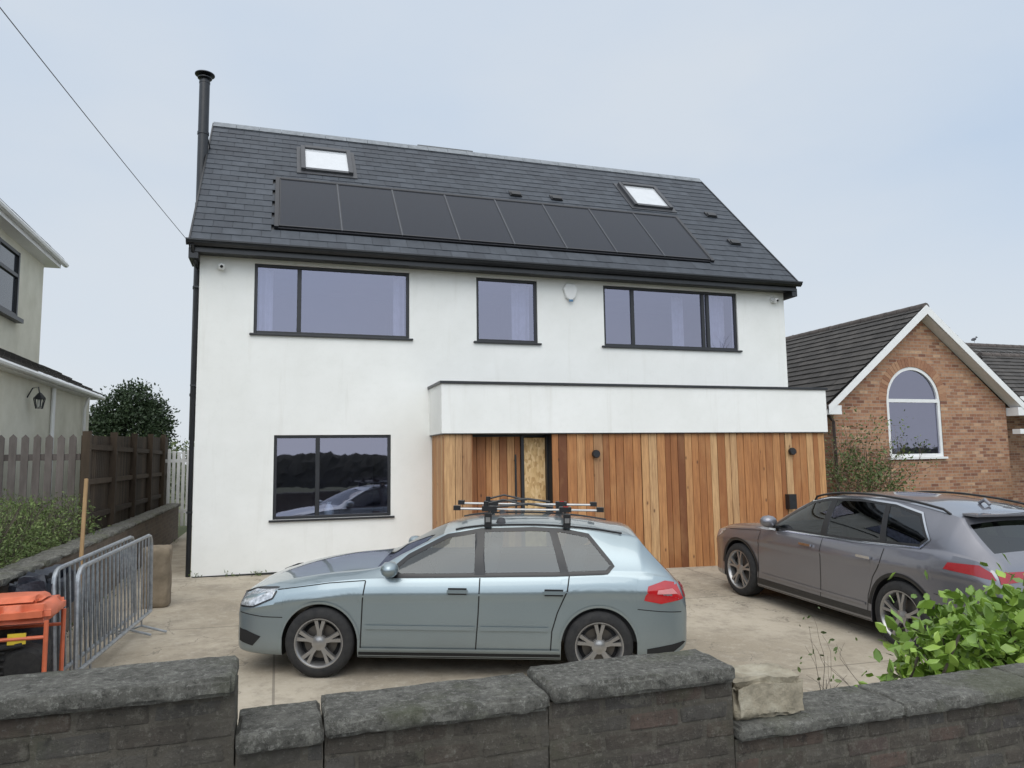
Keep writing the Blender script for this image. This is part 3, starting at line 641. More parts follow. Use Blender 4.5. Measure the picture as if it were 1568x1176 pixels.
wd.build('weeds',[leaf_mid],None,recalc=False)
st=MB(); st.tube([(-1.98,8.9,-.1),(-2.1,9.6,1.62)],.022,n=8); st.build('wooden_stake',flat('stake_wood',(.30,.19,.09),.8))
m=MB(); rough_box(m,-1.62,-1.30,10.45,10.75,gz(-1.4,10.6)-.03,.72,.05,.012,3,0,5,.02); m.build('stone_post',nm('sandstone',[(0,(.12,.095,.065)),(1,(.25,.20,.14))],5,.9,.6,40),None,True,50)
# ---------------------------------------------------------------- front wall
fw=empty('front_garden_wall')
segs=[(-6,-.12,1.08,.065),(-.12,.17,.885,.06),(.17,1.0,.905,.065),(1.0,1.815,.925,.065),(1.815,9,.68,.06)]
cpm=MB(); k=0
for a,b,z,t in segs:
    cuts=[a,b]
    if b-a>2: 
        cuts=[]; q=b if a<-3 else a; d=-.86 if a<-3 else .86
        while a-1e-3<=q<=b+1e-3: cuts.append(q); q+=d
        cuts=sorted(cuts)
    for p0,p1 in zip(cuts,cuts[1:]):
        k+=1; rough_box(cpm,p0+.003,p1-.003,2.68,2.99,z-t,z+rnd.uniform(-.004,.004),.014,.004,k,0,9,.007)
cpm.build('coping_stones',coping,fw,True,38)
bm_=MB(); mm_=MB()
for a,b,z,t in segs:
    zt_=z-t; mm_.box(a+.003,b-.003,2.7245,2.95,-.5,zt_-.002)
    r_=0; zz=zt_
    while zz>-.05:
        z1=zz-.006; z0=zz-.069; x=a-(.1125 if r_%2 else 0)
        while x<b:
            xa=max(x+.006,a+.002); xb=min(x+.219,b-.002); x+=.225
            if xb-xa<.03: continue
            j=rnd.uniform(-.004,.003) if rnd.random()>.12 else .0015; v=[]
            for X in (xa,xb):
                for Y in (2.721+j,2.9):
                    for Z in (z0,z1): v.append((X+rnd.uniform(-.007,.007),Y+rnd.uniform(-.003,.003),Z+rnd.uniform(-.006,.006)))
            bm_.add(v,[(0,1,3,2),(4,6,7,5),(0,4,5,1),(2,3,7,6),(0,2,6,4),(1,5,7,3)])
        zz-=.075; r_+=1
bm_.build('bricks',oldbrick,fw,bevel=.010,recalc=True,segs=3); mm_.build('mortar',mortar,fw)
m=MB(); rough_box(m,1.84,2.20,2.74,2.98,.68,.835,.018,.016,5,0,7,.022); m.build('stone_block',limestone,None,True,60)
# ---------------------------------------------------------------- foreground shrub
sh=MB(); blobs=[((4.05,3.5,.50),(.42,.30,.26)),((3.62,3.4,.45),(.24,.22,.20)),((4.6,3.6,.55),(.45,.35,.28)),((5.2,3.7,.55),(.45,.35,.30)),((3.9,3.45,.70),(.2,.18,.12)),((4.5,3.5,.74),(.22,.2,.12))]
for k in range(26):
    a=rnd.uniform(3.4,5.3); sh.tube([(a,3.5,-.3),(a+rnd.uniform(-.1,.1),3.5+rnd.uniform(-.15,.15),.3),(a+rnd.uniform(-.2,.2),3.45+rnd.uniform(-.2,.2),rnd.uniform(.5,.75))],.008,1,n=5,cap=False)
leaves(sh,blobs,560,.10,0,.4,.3,.6,7,.95)
for k in range(3):
    leaves(sh,[((3.12+.08*k,3.35,.42+.03*k),(.08,.08,.08))],9,.07,0,.3,.2,.6,4)
sh.build('laurel_shrub',[leaf_bright,bark],None,recalc=False)
tw=MB(); ends=[]
for k in range(4): branch(tw,(2.85+.14*k,3.5,.05),(rnd.uniform(-.2,.1),0,1),.36,.004,2,1,.5,.2,4,2,ends)
for e in ends: leaves(tw,[(tuple(e),(.02,.02,.02))],3,.035,0)
tw.build('twiggy_shrub',[leaf_mid,bark],None,recalc=False)
rs=MB(); ends=[]
for k in range(14): branch(rs,(11.7+rnd.uniform(-.4,.7),12.7+rnd.uniform(-.2,.2),.25),(rnd.uniform(-.5,.5),rnd.uniform(-.3,.2),1),1.1,.014,3,1,.6,.15,4,3,ends)
for e in ends:
    if rnd.random()<.55 or e.z<1.7: leaves(rs,[(tuple(e),(.08,.08,.08))],6,.07,0)
leaves(rs,[((11.5,12.5,1.3),(.5,.4,.45)),((12.2,12.5,1.2),(.55,.4,.4))],500,.07,0)
rs.build('climbing_rose',[leaf_mid,nm('rose_stem',[(0,(.10,.06,.04)),(1,(.18,.13,.09))],9,.8,0,1)],None,recalc=False)
ys=MB(); leaves(ys,[((16.2,11.6,1.35),(.5,.4,.7)),((16.9,11.4,1.2),(.5,.4,.7))],500,.09,0); branch(ys,(16.3,11.6,.3),(0,0,1),1,.03,2,1); ys.build('yellow_shrub',[leaf_bright,bark],None,recalc=False)
# across the road (seen in reflections)
bt=MB()
for (x,y,h) in ((28,-30,4.6),(31,-31,4.4),(34,-32,4.8)): branch(bt,(x,y,0),(0,0,1),h,.3,5,0,.5,.22,4,3)
bt.build('bare_trees',bark,None,recalc=False)
dh=MB(); xs_=np.linspace(-90,120,700); vv=[];ff=[]
for i,x in enumerate(xs_):
    for j in range(8):
        z=(2.2+.25*noise.noise(Vector((x*.15,0,0)))+.2*noise.noise(Vector((x*1.3,3,0))))*j/7; q=Vector((x,-27-1.2*(j/7)**3,z))+noise.noise_vector(Vector((x*2.5,j*1.1,1)))*.22
        vv.append(tuple(q))
    if i: ff+=[((i-1)*8+j,i*8+j,i*8+j+1,(i-1)*8+j+1) for j in range(7)]
dh.add(vv,ff); dh.build('distant_hedge',nm('hedge_dark',[(0,(.025,.03,.02)),(1,(.07,.07,.05))],2,.9,0,1),None,recalc=False)
# ---------------------------------------------------------------- crowd barriers
def barrier(name,p0,p1,lean=0):
    e=empty(name); m=MB(); P0=Vector((p0[0],p0[1],gz(*p0)));P1=Vector((p1[0],p1[1],gz(*p1))); d=(P1-P0).normalized(); s=Vector((-d.y,d.x,0)); L=(P1-P0).length
    def Q(a,z,o=0): return P0+d*a+Vector((0,0,z))+s*(o+lean*z)
    rr=.12; loop=[Q(0,.18),Q(0,1.05-rr)]
    for t in (30,60): loop.append(Q(rr-rr*math.cos(R(t)),1.05-rr+rr*math.sin(R(t))))
    loop+=[Q(rr,1.05),Q(L-rr,1.05)]
    for t in (60,30): loop.append(Q(L-rr+rr*math.cos(R(t)),1.05-rr+rr*math.sin(R(t))))
    loop+=[Q(L,1.05-rr),Q(L,.18),Q(0,.18)]
    m.tube(loop,.020,n=8)
    n=int(L/.115)
    for i in range(1,n): m.tube([Q(L*i/n,.18),Q(L*i/n,1.04)],.009,n=5)
    for a in (.35,L-.35):
        m.tube([Q(a,.18),Q(a,.1,.0),Q(a,.02,.26)],.013,n=6); m.tube([Q(a,.18),Q(a,.1,.0),Q(a,.02,-.26)],.013,n=6)
    m.build('barrier_frame',galv,e,True)
barrier('crowd_barrier',(-1.60,7.25),(-1.36,9.5),.02)
barrier('crowd_barrier',(-1.74,7.2),(-1.50,9.4),.05)
# ---------------------------------------------------------------- generator
gn=empty('petrol_generator'); gx,gy=-1.90,6.75; z0=gz(gx,gy); orange=flat('orange_plastic',(.58,.14,.065),.5,var=.18)
m=MB(); rough_box(m,gx-.34,gx+.27,gy-.26,gy+.26,z0+.76,z0+.90,.045,.006,2,0,4,.045); rough_box(m,gx-.25,gx+.18,gy-.18,gy+.18,z0+.88,z0+.95,.04,.005,4,0,4,.035); m.build('fuel_tank_cover',orange,gn,True,70)
m=MB()
for sx in (-.30,.25):
    for sy in (-.24,.24): m.tube([(gx+sx,gy+sy,z0+.02),(gx+sx,gy+sy,z0+.78)],.017)
    m.tube([(gx+sx,gy-.24,z0+.12),(gx+sx,gy+.24,z0+.12)],.016)
for sy in (-.24,.24):
    m.tube([(gx-.30,gy+sy,z0+.12),(gx+.25,gy+sy,z0+.12)],.016); m.tube([(gx-.30,gy+sy,z0+.66),(gx+.25,gy+sy,z0+.66)],.014)
m.build('tubular_frame',orange,gn,True)
m=MB(); m.box(gx-.26,gx+.05,gy-.2,gy+.18,z0+.14,z0+.62); m.lathe([(0,0),(.13,0),(.15,.03),(.15,.18),(.12,.2),(0,.2)],Matrix.Translation((gx+.1,gy-.02,z0+.44))@Matrix.Rotation(R(90),4,'X'),20); m.tube([(gx-.1,gy+.1,z0+.5),(gx-.1,gy-.22,z0+.6),(gx+.1,gy-.22,z0+.62)],.03)
for q in range(8): m.box(gx-.25,gx-.02,gy-.22,gy-.2,z0+.2+q*.05,z0+.22+q*.05)
m.build('engine',rubber,gn,bevel=.008)
m=MB(); m.box(gx+.0,gx+.12,gy-.245,gy-.235,z0+.62,z0+.70); m.build('warning_label',flat('yellow_label',(.6,.45,.04),.5),gn)
m=MB(); rough_box(m,-2.12,-1.80,7.15,8.0,.50,.84,.05,.06,9,0,4,.08); rough_box(m,-2.08,-1.86,7.2,7.9,z0,.52,.07,.02,4,0,4,.03)
m.build('dark_tarpaulin',nm('tarpaulin',[(0,(.012,.015,.022)),(1,(.03,.035,.05))],6,.45,.6,12,bdist=.03),None,True,60)
# ---------------------------------------------------------------- cars
def pchip(xs,ys):
    xs=np.array(xs,float);ys=np.array(ys,float);h=np.diff(xs);d=np.diff(ys)/h;mm=np.zeros(len(xs))
    for i in range(1,len(xs)-1):
        if d[i-1]*d[i]>0:
            w1=2*h[i]+h[i-1];w2=h[i]+2*h[i-1];mm[i]=(w1+w2)/(w1/d[i-1]+w2/d[i])
    mm[0]=d[0];mm[-1]=d[-1]
    xs=xs.tolist();ys=ys.tolist();h=h.tolist();mm=mm.tolist()
    def f(x):
        x=min(max(x,xs[0]),xs[-1]); i=max(0,min(bisect.bisect_right(xs,x)-1,len(xs)-2))
        t=(x-xs[i])/h[i]; return ((2*t**3-3*t**2+1)*ys[i]+(t**3-2*t**2+t)*h[i]*mm[i]+(-2*t**3+3*t**2)*ys[i+1]+(t**3-t**2)*h[i]*mm[i+1])
    return f
def tab(t): return pchip([a for a,b in t],[b for a,b in t])
def inpoly(x,z,P):
    c=False; n=len(P)
    for i in range(n):
        a,b=P[i],P[(i+1)%n]
        if (a[1]>z)!=(b[1]>z) and x<(b[0]-a[0])*(z-a[1])/(b[1]-a[1])+a[0]: c=not c
    return c
BT=(.02,.1,.2,.3,.4,.5,.6,.68,.74,.79,.83,.88,.94,1)
GT=(.03,.08,.15,.22,.3,.38,.46,.54,.62,.7,.78,.85,.91,.96,1)
NG=4+len(BT); NE=NG+len(GT)-1
class Car:
    def __init__(s,P):
        s.P=P; s.ZT=tab(P['zt']);s.ZB=tab(P['zb']);s.W=tab(P['w']);s.ZE=tab(P['belt'])
    def wside(s,w,z,zbe):
        q=(z-.17)/(zbe-.17); return w*float(np.interp(q,[0,.1,.3,.42,.62,.76,.80,.90,1],s.P['prof']))
    def sec(s,x):
        P=s.P; w=s.W(x);zb=s.ZB(x);zt=s.ZT(x);zbe=min(s.ZE(x),zt-.02)
        for xc in P['ax']:
            if abs(x-xc)<P['ar']: zb=max(zb,P['wr']+math.sqrt(P['ar']**2-(x-xc)**2))
        k=min(1,max(0,(zt-zbe)/P['gh'])); 
        pts=[(0,zb),(.5*w,zb),(s.wside(w,zb,zbe)-.035,zb),(s.wside(w,zb,zbe)-.006,zb+.004)]
        for t in BT:
            z=zb+.012+(zbe-zb-.012)*t; pts.append((s.wside(w,z,zbe),z))
        wre=(1-k)*w*.80+k*min(P['roofw'],w*.8); zre=zt-((1-k)*.018+k*.05); gb=w*P['prof'][-1]*.975
        for t in GT:
            pts.append((gb+(wre-gb)*t+.03*k*math.sin(math.pi*t),zbe+.008+(zre-zbe-.008)*t))
        for t in (.08,.2,.4,.7,1): pts.append((wre*(1-t),zre+(zt-zre)*math.sin(t*math.pi/2)))
        return pts
    def sy(s,x,z):
        p=s.sec(x)[3:NE+1]; return float(np.interp(z,[q[1] for q in p],[q[0] for q in p]))
    def rear_x(s,y,z):
        lo,hi=s.P['L']*.8,s.P['L']
        for _ in range(22):
            m=(lo+hi)/2; ok=s.ZT(m)>z and s.sy(m,z)>abs(y)
            if ok: lo=m
            else: hi=m
        return lo
    def patch(s,mb,poly,off=.003,mi=0,nx=14,nz=6,side=-1):
        xs=[p[0] for p in poly]; n=len(poly)
        cols=sorted(set(list(np.linspace(min(xs)+1e-4,max(xs)-1e-4,nx))+[min(max(x,min(xs)+1e-4),max(xs)-1e-4) for x in xs])); grid=[]
        for x in cols:
            zs=[]
            for i in range(n):
                a,b=poly[i],poly[(i+1)%n]
                if (a[0]-x)*(b[0]-x)<=0 and a[0]!=b[0]: zs.append(a[1]+(b[1]-a[1])*(x-a[0])/(b[0]-a[0]))
            if len(zs)<2: continue
            z0,z1=min(zs),max(zs); grid.append([(x,side*(s.sy(x,z0+(z1-z0)*j/nz)+off),z0+(z1-z0)*j/nz) for j in range(nz+1)])
        v=[p for g in grid for p in g]; m=nz+1
        mb.add(v,[(i*m+j,(i+1)*m+j,(i+1)*m+j+1,i*m+j+1) for i in range(len(grid)-1) for j in range(nz)],mi)
    def ribbon(s,mb,pl,w=.008,off=.002,mi=0,side=-1):
        pts=[]
        for a,b in zip(pl,pl[1:]):
            L=math.hypot(b[0]-a[0],b[1]-a[1]); n=max(1,int(L/.03))
            for i in range(n): pts.append((a[0]+(b[0]-a[0])*i/n,a[1]+(b[1]-a[1])*i/n))
        pts.append(pl[-1]); v=[]
        for i,p in enumerate(pts):
            q0=pts[max(0,i-1)];q1=pts[min(len(pts)-1,i+1)]; dx,dz=q1[0]-q0[0],q1[1]-q0[1]; l=math.hypot(dx,dz) or 1; nx_,nz_=-dz/l*w/2,dx/l*w/2
            for sg in (-1,0,1): v.append((p[0]+nx_*sg,side*(s.sy(p[0]+nx_*sg,p[1]+nz_*sg)+off),p[1]+nz_*sg))
        f=[]
        for i in range(len(pts)-1):
            for j in (0,1): f.append((3*i+j,3*i+j+1,3*i+j+4,3*i+j+3))
        mb.add(v,f,mi)
    def rpatch(s,mb,poly,off=.003,mi=0,ny=14,nz=5):
        ys_=[p[0] for p in poly]; n=len(poly); grid=[]
        for y in np.linspace(min(ys_)+1e-4,max(ys_)-1e-4,ny):
            zs=[]
            for i in range(n):
                a,b=poly[i],poly[(i+1)%n]
                if (a[0]-y)*(b[0]-y)<=0 and a[0]!=b[0]: zs.append(a[1]+(b[1]-a[1])*(y-a[0])/(b[0]-a[0]))
            if len(zs)<2: continue
            z0,z1=min(zs),max(zs); grid.append([(s.rear_x(y,z0+(z1-z0)*j/nz)+off,y,z0+(z1-z0)*j/nz) for j in range(nz+1)])
        v=[p for g in grid for p in g]; m=nz+1
        mb.add(v,[(i*m+j,(i+1)*m+j,(i+1)*m+j+1,i*m+j+1) for i in range(len(grid)-1) for j in range(nz)],mi)
    def body(s,mats,parent):
        P=s.P; L=P['L']; xs=set(np.round(np.linspace(0,L,210),4)); xs|={.01,.03,.05,L-.01,L-.03}
        for xc in P['ax']:
            for t in np.linspace(0,math.pi,41): xs.add(round(xc+P['ar']*math.cos(t)*.99999,5))
            xs|={round(xc-P['ar']-.001,5),round(xc+P['ar']+.001,5)}
        for a,b in P['glass']: xs|={a,b}
        xs=sorted(xs); xs=[x for i,x in enumerate(xs) if i==0 or x-xs[i-1]>.0008]
        secs=[s.sec(x) for x in xs]; n=len(secs[0]); m=MB(); v=[];ring=2*n-2
        for x,sc in zip(xs,secs):
            full=[(x,-y,z) for y,z in sc]+[(x,y,z) for y,z in sc[-2:0:-1]]; v+=full
        f=[];mi=[]
        for i in range(len(xs)-1):
            xm=(xs[i]+xs[i+1])/2
            g=any(a<xm<b for a,b in P['glass'])
            for k in range(ring):
                q=(i*ring+k,(i+1)*ring+k,(i+1)*ring+(k+1)%ring,i*ring+(k+1)%ring)
                kk=k if k<n-1 else ring-1-k
                if NG-1<=kk<NE:
                    zc=sum(v[j][2] for j in q)/4
                    if inpoly(xm,zc,P['dlo']): continue
                f.append(q); mi.append(1 if (g and kk>=NE+1) else (2 if kk<3 else 0))
        f.append(tuple(range(ring))); mi.append(0); f.append(tuple((len(xs)-1)*ring+k for k in range(ring))); mi.append(0)
        m.v=v;m.f=f;m.m=mi
        return m.build('body',mats,parent,True,40)
def wheel(mb,x,y,r,w,rim,spokes,side,split=True):
    M=Matrix.Translation((x,y,r))@Matrix.Rotation(R(90)*(1 if side<0 else -1),4,'X')
    h=w/2
    mb.lathe([(rim-.01,h-.02),(rim+.012,h-.002),(rim+.03,h),(r-.045,h-.004),(r-.018,h-.016),(r-.003,h-.035),(r,h-.06),(r,-h+.06),(r-.01,-h+.02),(r-.05,-h),(rim,-h)],M,48,0)
    mb.lathe([(rim+.012,h-.004),(rim,h-.004),(rim-.012,h-.018),(rim-.022,h-.05),(rim-.03,-h)],M,48,1)
    mb.lathe([(rim-.02,h-.11),(0,h-.11)],M,32,2)
    mb.lathe([(rim*.72,h-.095),(.04,h-.095)],M,32,3)
    mb.lathe([(.075,h-.045),(.068,h-.022),(.04,h-.018),(.03,h-.012),(0,h-.012)],M,24,1)
    for k in range(spokes):
        a=2*math.pi*k/spokes+.3
        for dlt in ((-1,1) if split else (0,)):
            a1=a+dlt*.17
            def pt(rr,aa,hw,z): 
                c,s_=math.cos(aa),math.sin(aa); return [M@Vector((rr*c-hw*s_,rr*s_+hw*c,z)),M@Vector((rr*c+hw*s_,rr*s_-hw*c,z))]
            v=[]
            for rr,aa,hw in ((.05,a+dlt*.05,.018),(rim*.5,a+dlt*.10,.013),(rim-.012,a1,.017)):
                zt_=h-.022 if rr<.1 else (h-.018 if rr<rim*.7 else h-.016)
                v+=pt(rr,aa,hw,zt_)+pt(rr,aa,hw*1.3,zt_-.035)
            mb.add(v,[(0,1,5,4),(4,5,9,8),(0,4,6,2),(4,8,10,6),(1,3,7,5),(5,7,11,9),(8,9,11,10)],1)
def interior(E,xd_,xf,xr,xe,hw,zf,zb_):
    m=MB(); m.add([(xd_,-hw,zf),(xe,-hw,zf),(xe,hw,zf),(xd_,hw,zf),(xd_,-hw,zb_),(xe,-hw,zb_),(xe,hw,zb_),(xd_,hw,zb_)],[(0,1,2,3),(0,1,5,4),(2,3,7,6),(3,0,4,7),(1,2,6,5)])
    m.box(xd_-.25,xd_+.22,-hw,hw,zb_-.25,zb_-.005); m.box(xr+.55,xe,-hw,hw,zb_-.12,zb_-.08)
    m.build('cabin_lining',flat('cabin_plastic',(.03,.03,.032),.8),E,recalc=False)
    m=MB()
    def seat(x,y,w):
        m.box(x-.25,x+.28,y-w,y+w,zf+.15,zf+.34)
        M=Matrix.Translation((x+.27,y,zf+.28))@Matrix.Rotation(R(16),4,'Y'); m.box(-.06,.08,-w,w,0,.60,0,M); m.box(-.05,.05,-.13,.13,.63,.82,0,M)
    seat(xf,-.37,.24);seat(xf,.37,.24)
    m.box(xr-.25,xr+.28,-.58,.58,zf+.15,zf+.34); M=Matrix.Translation((xr+.27,0,zf+.28))@Matrix.Rotation(R(16),4,'Y'); m.box(-.06,.08,-.58,.58,0,.56,0,M)
    for y in (-.36,0,.36): m.box(-.04,.05,y-.12,y+.12,.58,.72,0,M)
    m.build('seats',flat('seat_cloth',(.05,.05,.055),.9),E,bevel=.045,segs=3)
    m=MB(); M=Matrix.Translation((xd_+.36,.37,zb_+.0))@Matrix.Rotation(R(65),4,'Y'); m.tube([M@Vector((.18*math.cos(t),.18*math.sin(t),0)) for t in np.linspace(0,2*math.pi,25)],.014,n=6); m.tube([M@Vector((-.18,0,0)),M@Vector((.18,0,0))],.015)
    m.build('steering_wheel',rubber,E,True)
def carframe(contact,lx,ly,xd):
    xd=Vector(xd).normalized(); yd=Vector((-xd.y,xd.x)); o=Vector(contact)-lx*xd-ly*yd
    X=Vector((xd.x,xd.y,GX*xd.x+GY*xd.y)).normalized(); Yt=Vector((yd.x,yd.y,GX*yd.x+GY*yd.y)); Z=X.cross(Yt).normalized(); Y=Z.cross(X)
    return Matrix((( X.x,Y.x,Z.x,o.x),(X.y,Y.y,Z.y,o.y),(X.z,Y.z,Z.z,GY*(o.y-12.5)+GX*o.x),(0,0,0,1)))
def paint(name,c,metal=.55,rough=.32):
    m,nt,b=newmat(name); v=coords(nt); n=noise_n(nt,v,900,2); r=ramp(nt,[(.3,tuple(x*.85 for x in c)),(.7,tuple(x*1.15 for x in c))]); nt.links.new(n,r.inputs[0])
    tc=nt.nodes.new('ShaderNodeTexCoord'); s=nt.nodes.new('ShaderNodeSeparateXYZ'); nt.links.new(tc.outputs['Object'],s.inputs[0])
    d=noise_n(nt,v,3,6); hz=maprange(nt,s.outputs[2],.6,.15,0,.5)
    mu=N(nt,'ShaderNodeMath',operation='MULTIPLY'); nt.links.new(hz,mu.inputs[0]); nt.links.new(d,mu.inputs[1])
    cc=mixc(nt,mu.outputs[0],r.outputs[0],(.14,.13,.115)); nt.links.new(cc,b.inputs['Base Color'])
    b.inputs['Metallic'].default_value=metal; b.inputs['Roughness'].default_value=rough; b.inputs['Coat Weight'].default_value=1; b.inputs['Coat Roughness'].default_value=.04; return m
alloy=flat('alloy',(.36,.355,.35),.32,metal=.8); brake=flat('brake_disc',(.12,.11,.10),.4,metal=.6)
trim=flat('black_trim',(.015,.015,.016),.35); chrome=flat('chrome',(.65,.66,.68),.15,metal=1,var=.03)
redl=flat('red_lens',(.45,.015,.02),.12,coat=1); clearl=nm('headlamp',[(0,(.06,.065,.07)),(1,(.75,.77,.8))],26,.08,0,1,coat=1,metal=.3)
plate_y=flat('number_plate_yellow',(.7,.5,.05),.4)
gap=flat('panel_gap',(.01,.01,.01),.8)
# ---- hatchback
dloA=[(1.42,.925),(1.62,1.09),(1.98,1.275),(2.3,1.335),(2.8,1.352),(3.08,1.342),(3.32,1.30),(3.54,1.04),(3.48,.985),(3,.962),(2,.937)]
P1=dict(L=4.27,ax=(.83,3.408),ar=.352,wr=.318,gh=.38,roofw=.60,dlo=dloA,
 zt=[(0,.62),(.015,.69),(.06,.745),(.18,.79),(.5,.875),(.9,.94),(1.2,.972),(1.28,.985),(1.55,1.13),(1.95,1.335),(2.12,1.385),(2.4,1.415),(2.8,1.425),(3.3,1.40),(3.6,1.36),(3.80,1.325),(3.85,1.26),(4.06,1.02),(4.12,.965),(4.20,.87),(4.25,.79),(4.27,.64)],
 zb=[(0,.28),(.05,.22),(.3,.19),(1,.18),(3.5,.18),(4.0,.23),(4.2,.28),(4.27,.35)],
 w=[(0,.62),(.03,.715),(.1,.79),(.25,.838),(.5,.863),(.9,.882),(3.4,.882),(3.8,.874),(4.05,.852),(4.18,.80),(4.24,.735),(4.27,.63)],
 belt=[(0,.57),(.05,.66),(.2,.725),(.5,.80),(.9,.865),(1.2,.897),(2,.918),(3,.945),(3.5,.965),(3.82,.965),(4.02,.945),(4.14,.89),(4.22,.79),(4.27,.59)],
 prof=[.935,.968,.980,.980,.982,.986,1.0,.978,.945],glass=[(1.31,1.93),(3.85,4.06)])
A=Car(P1); E=empty('silver_hatchback_car',carframe((.38,7.14),.83,-.88,(.952,-.305)))
silver=paint('silver_blue_paint',(.275,.335,.36),metal=.65,rough=.34)
A.body([silver,carglass2,trim],E)
interior(E,1.35,2.0,2.85,3.95,.78,.35,.90)
g1=MB(); gtr=MB()
for sd in (-1,1):
    A.patch(g1,dloA,.001,0,34,6,sd)
    A.ribbon(gtr,dloA+[dloA[0]],.036,.004,0,sd)
    A.patch(gtr,[(2.245,.945),(2.24,1.33),(2.33,1.335),(2.35,.945)],.006,0,5,6,sd)
    A.patch(gtr,[(3.05,.965),(2.95,1.345),(3.02,1.345),(3.13,.965)],.006,0,6,6,sd)
g1.build('side_windows',[carglass],E,True,30,recalc=True); gtr.build('window_surrounds',[trim],E,True,40)
d1=MB()
for sd in (-1,1):
    A.ribbon(d1,[(1.24,.88),(1.22,.7),(1.21,.28)],.012,.0015,0,sd); A.ribbon(d1,[(2.30,.92),(2.29,.6),(2.27,.26)],.012,.0015,0,sd)
    A.ribbon(d1,[(3.13,.95),(3.11,.82),(3.02,.62),(2.97,.45),(2.96,.27)],.012,.0015,0,sd); A.ribbon(d1,[(1.21,.27),(2.96,.27)],.008,.0015,0,sd)
    A.ribbon(d1,[(.42,.785),(.9,.857),(1.24,.885)],.008,.0015,0,sd); A.ribbon(d1,[(.03,.57),(.30,.54),(.48,.54)],.008,.0015,0,sd)
    A.ribbon(d1,[(3.76,.66),(3.98,.64),(4.18,.63)],.008,.0015,0,sd)
    A.ribbon(d1,[(1.19,.215),(3.05,.215)],.05,.0015,0,sd)
    A.patch(d1,[(.02,.31),(.02,.42),(.13,.41),(.28,.36),(.2,.27)],.003,0,8,3,sd)
    A.patch(d1,[(3.85,.24),(3.85,.30),(4.2,.36),(4.23,.35),(4.1,.27)],.003,0,8,3,sd)
d1.build('panel_gaps',gap,E,recalc=False)
d2=MB()
for sd in (-1,1):
    A.ribbon(d2,[(1.25,.47),(2.26,.47)],.035,.016,0,sd); A.ribbon(d2,[(2.31,.47),(2.94,.47)],.035,.016,0,sd); A.ribbon(d2,[(1.2,.27),(3.04,.27)],.022,.016,0,sd)
    for xc in P1['ax']:
        pl=[(xc-(.352+.012)*math.cos(t),.318+.364*math.sin(t)) for t in np.linspace(.12,math.pi-.12,30)]; A.ribbon(d2,pl,.024,.008,0,sd)
    for xh in (2.10,2.99):
        yy=A.sy(xh,.80); d2.box(xh-.10,xh+.09,sd*(yy+.028) if sd>0 else -(yy+.028),sd*(yy+.012) if sd>0 else -(yy+.012),.79,.82)
        d2.box(xh-.10,xh-.08,-(yy+.02) if sd<0 else yy,-yy if sd<0 else yy+.02,.79,.82)
        d2.box(xh-.09,xh+.08,min(sd*(yy+.002),sd*(yy+.012)),max(sd*(yy+.002),sd*(yy+.012)),.775,.835,1)
d2.build('body_trim',[silver,trim],E,recalc=True)
d3=MB()
for sd in (-1,1):
    A.patch(d3,[(.03,.62),(.05,.72),(.18,.77),(.42,.80),(.38,.71),(.2,.63)],.004,0,12,4,sd)
    A.ribbon(d3,[(.03,.62),(.2,.63),(.38,.71),(.42,.80),(.18,.77),(.05,.72)],.014,.006,4,sd)
    A.patch(d3,[(3.82,.74),(3.86,.87),(4.02,.92),(4.13,.90),(4.20,.75),(3.98,.71)],.004,1,12,4,sd)
    A.patch(d3,[(3.94,.80),(3.95,.835),(4.09,.85),(4.14,.80)],.007,2,6,3,sd)
A.rpatch(d3,[(-.76,.76),(-.76,.88),(-.45,.88),(-.45,.76)],.004,1); A.rpatch(d3,[(.76,.76),(.76,.88),(.45,.88),(.45,.76)],.004,1); A.rpatch(d3,[(-.26,.60),(-.26,.70),(.26,.70),(.26,.60)],.006,3)
d3.build('lamps',[clearl,redl,flat('pale_red_lens',(.58,.22,.22),.2),plate_y,trim],E,True,60,recalc=False)
mr=MB()
for sd in (-1,1):
    yy=A.sy(1.5,.95); Mx=Matrix.Translation((1.47,sd*(yy+.12),1.0))@Matrix.Diagonal((.085,.115,.075,1)); mr.lathe([(0,-1),(.5,-.86),(.86,-.5),(1,0),(.9,.45),(.6,.8),(0,.95)],Mx,20,0)
    mr.box(1.46,1.53,min(sd*yy*.96,sd*(yy+.08)),max(sd*yy*.96,sd*(yy+.08)),.94,.965,1)
mr.build('door_mirrors',[silver,trim],E,True,50)
wh=MB()
for x in P1['ax']:
    wheel(wh,x,-.775,.318,.215,.215,5,-1); wheel(wh,x,.775,.318,.215,.215,5,1)
wh.build('wheels',[rubber,alloy,void,brake],E,True,40,recalc=False)
ex=MB(); ex.box(-.006,.03,-.26,.26,.34,.64); ex.build('grille',trim,E)
rk=MB()
for xb in (2.36,3.12):
    zt_=A.ZT(xb); rk.tube([(xb,-.60,zt_+.06),(xb,.60,zt_+.06)],.014,0)
    for sd in (-1,1):
        rk.box(xb-.035,xb+.035,sd*.60-.035,sd*.60+.035,zt_-.045,zt_+.08,0); rk.box(xb-.022,xb+.022,sd*.638-.008,sd*.638+.004,zt_+.0,zt_+.045,1)
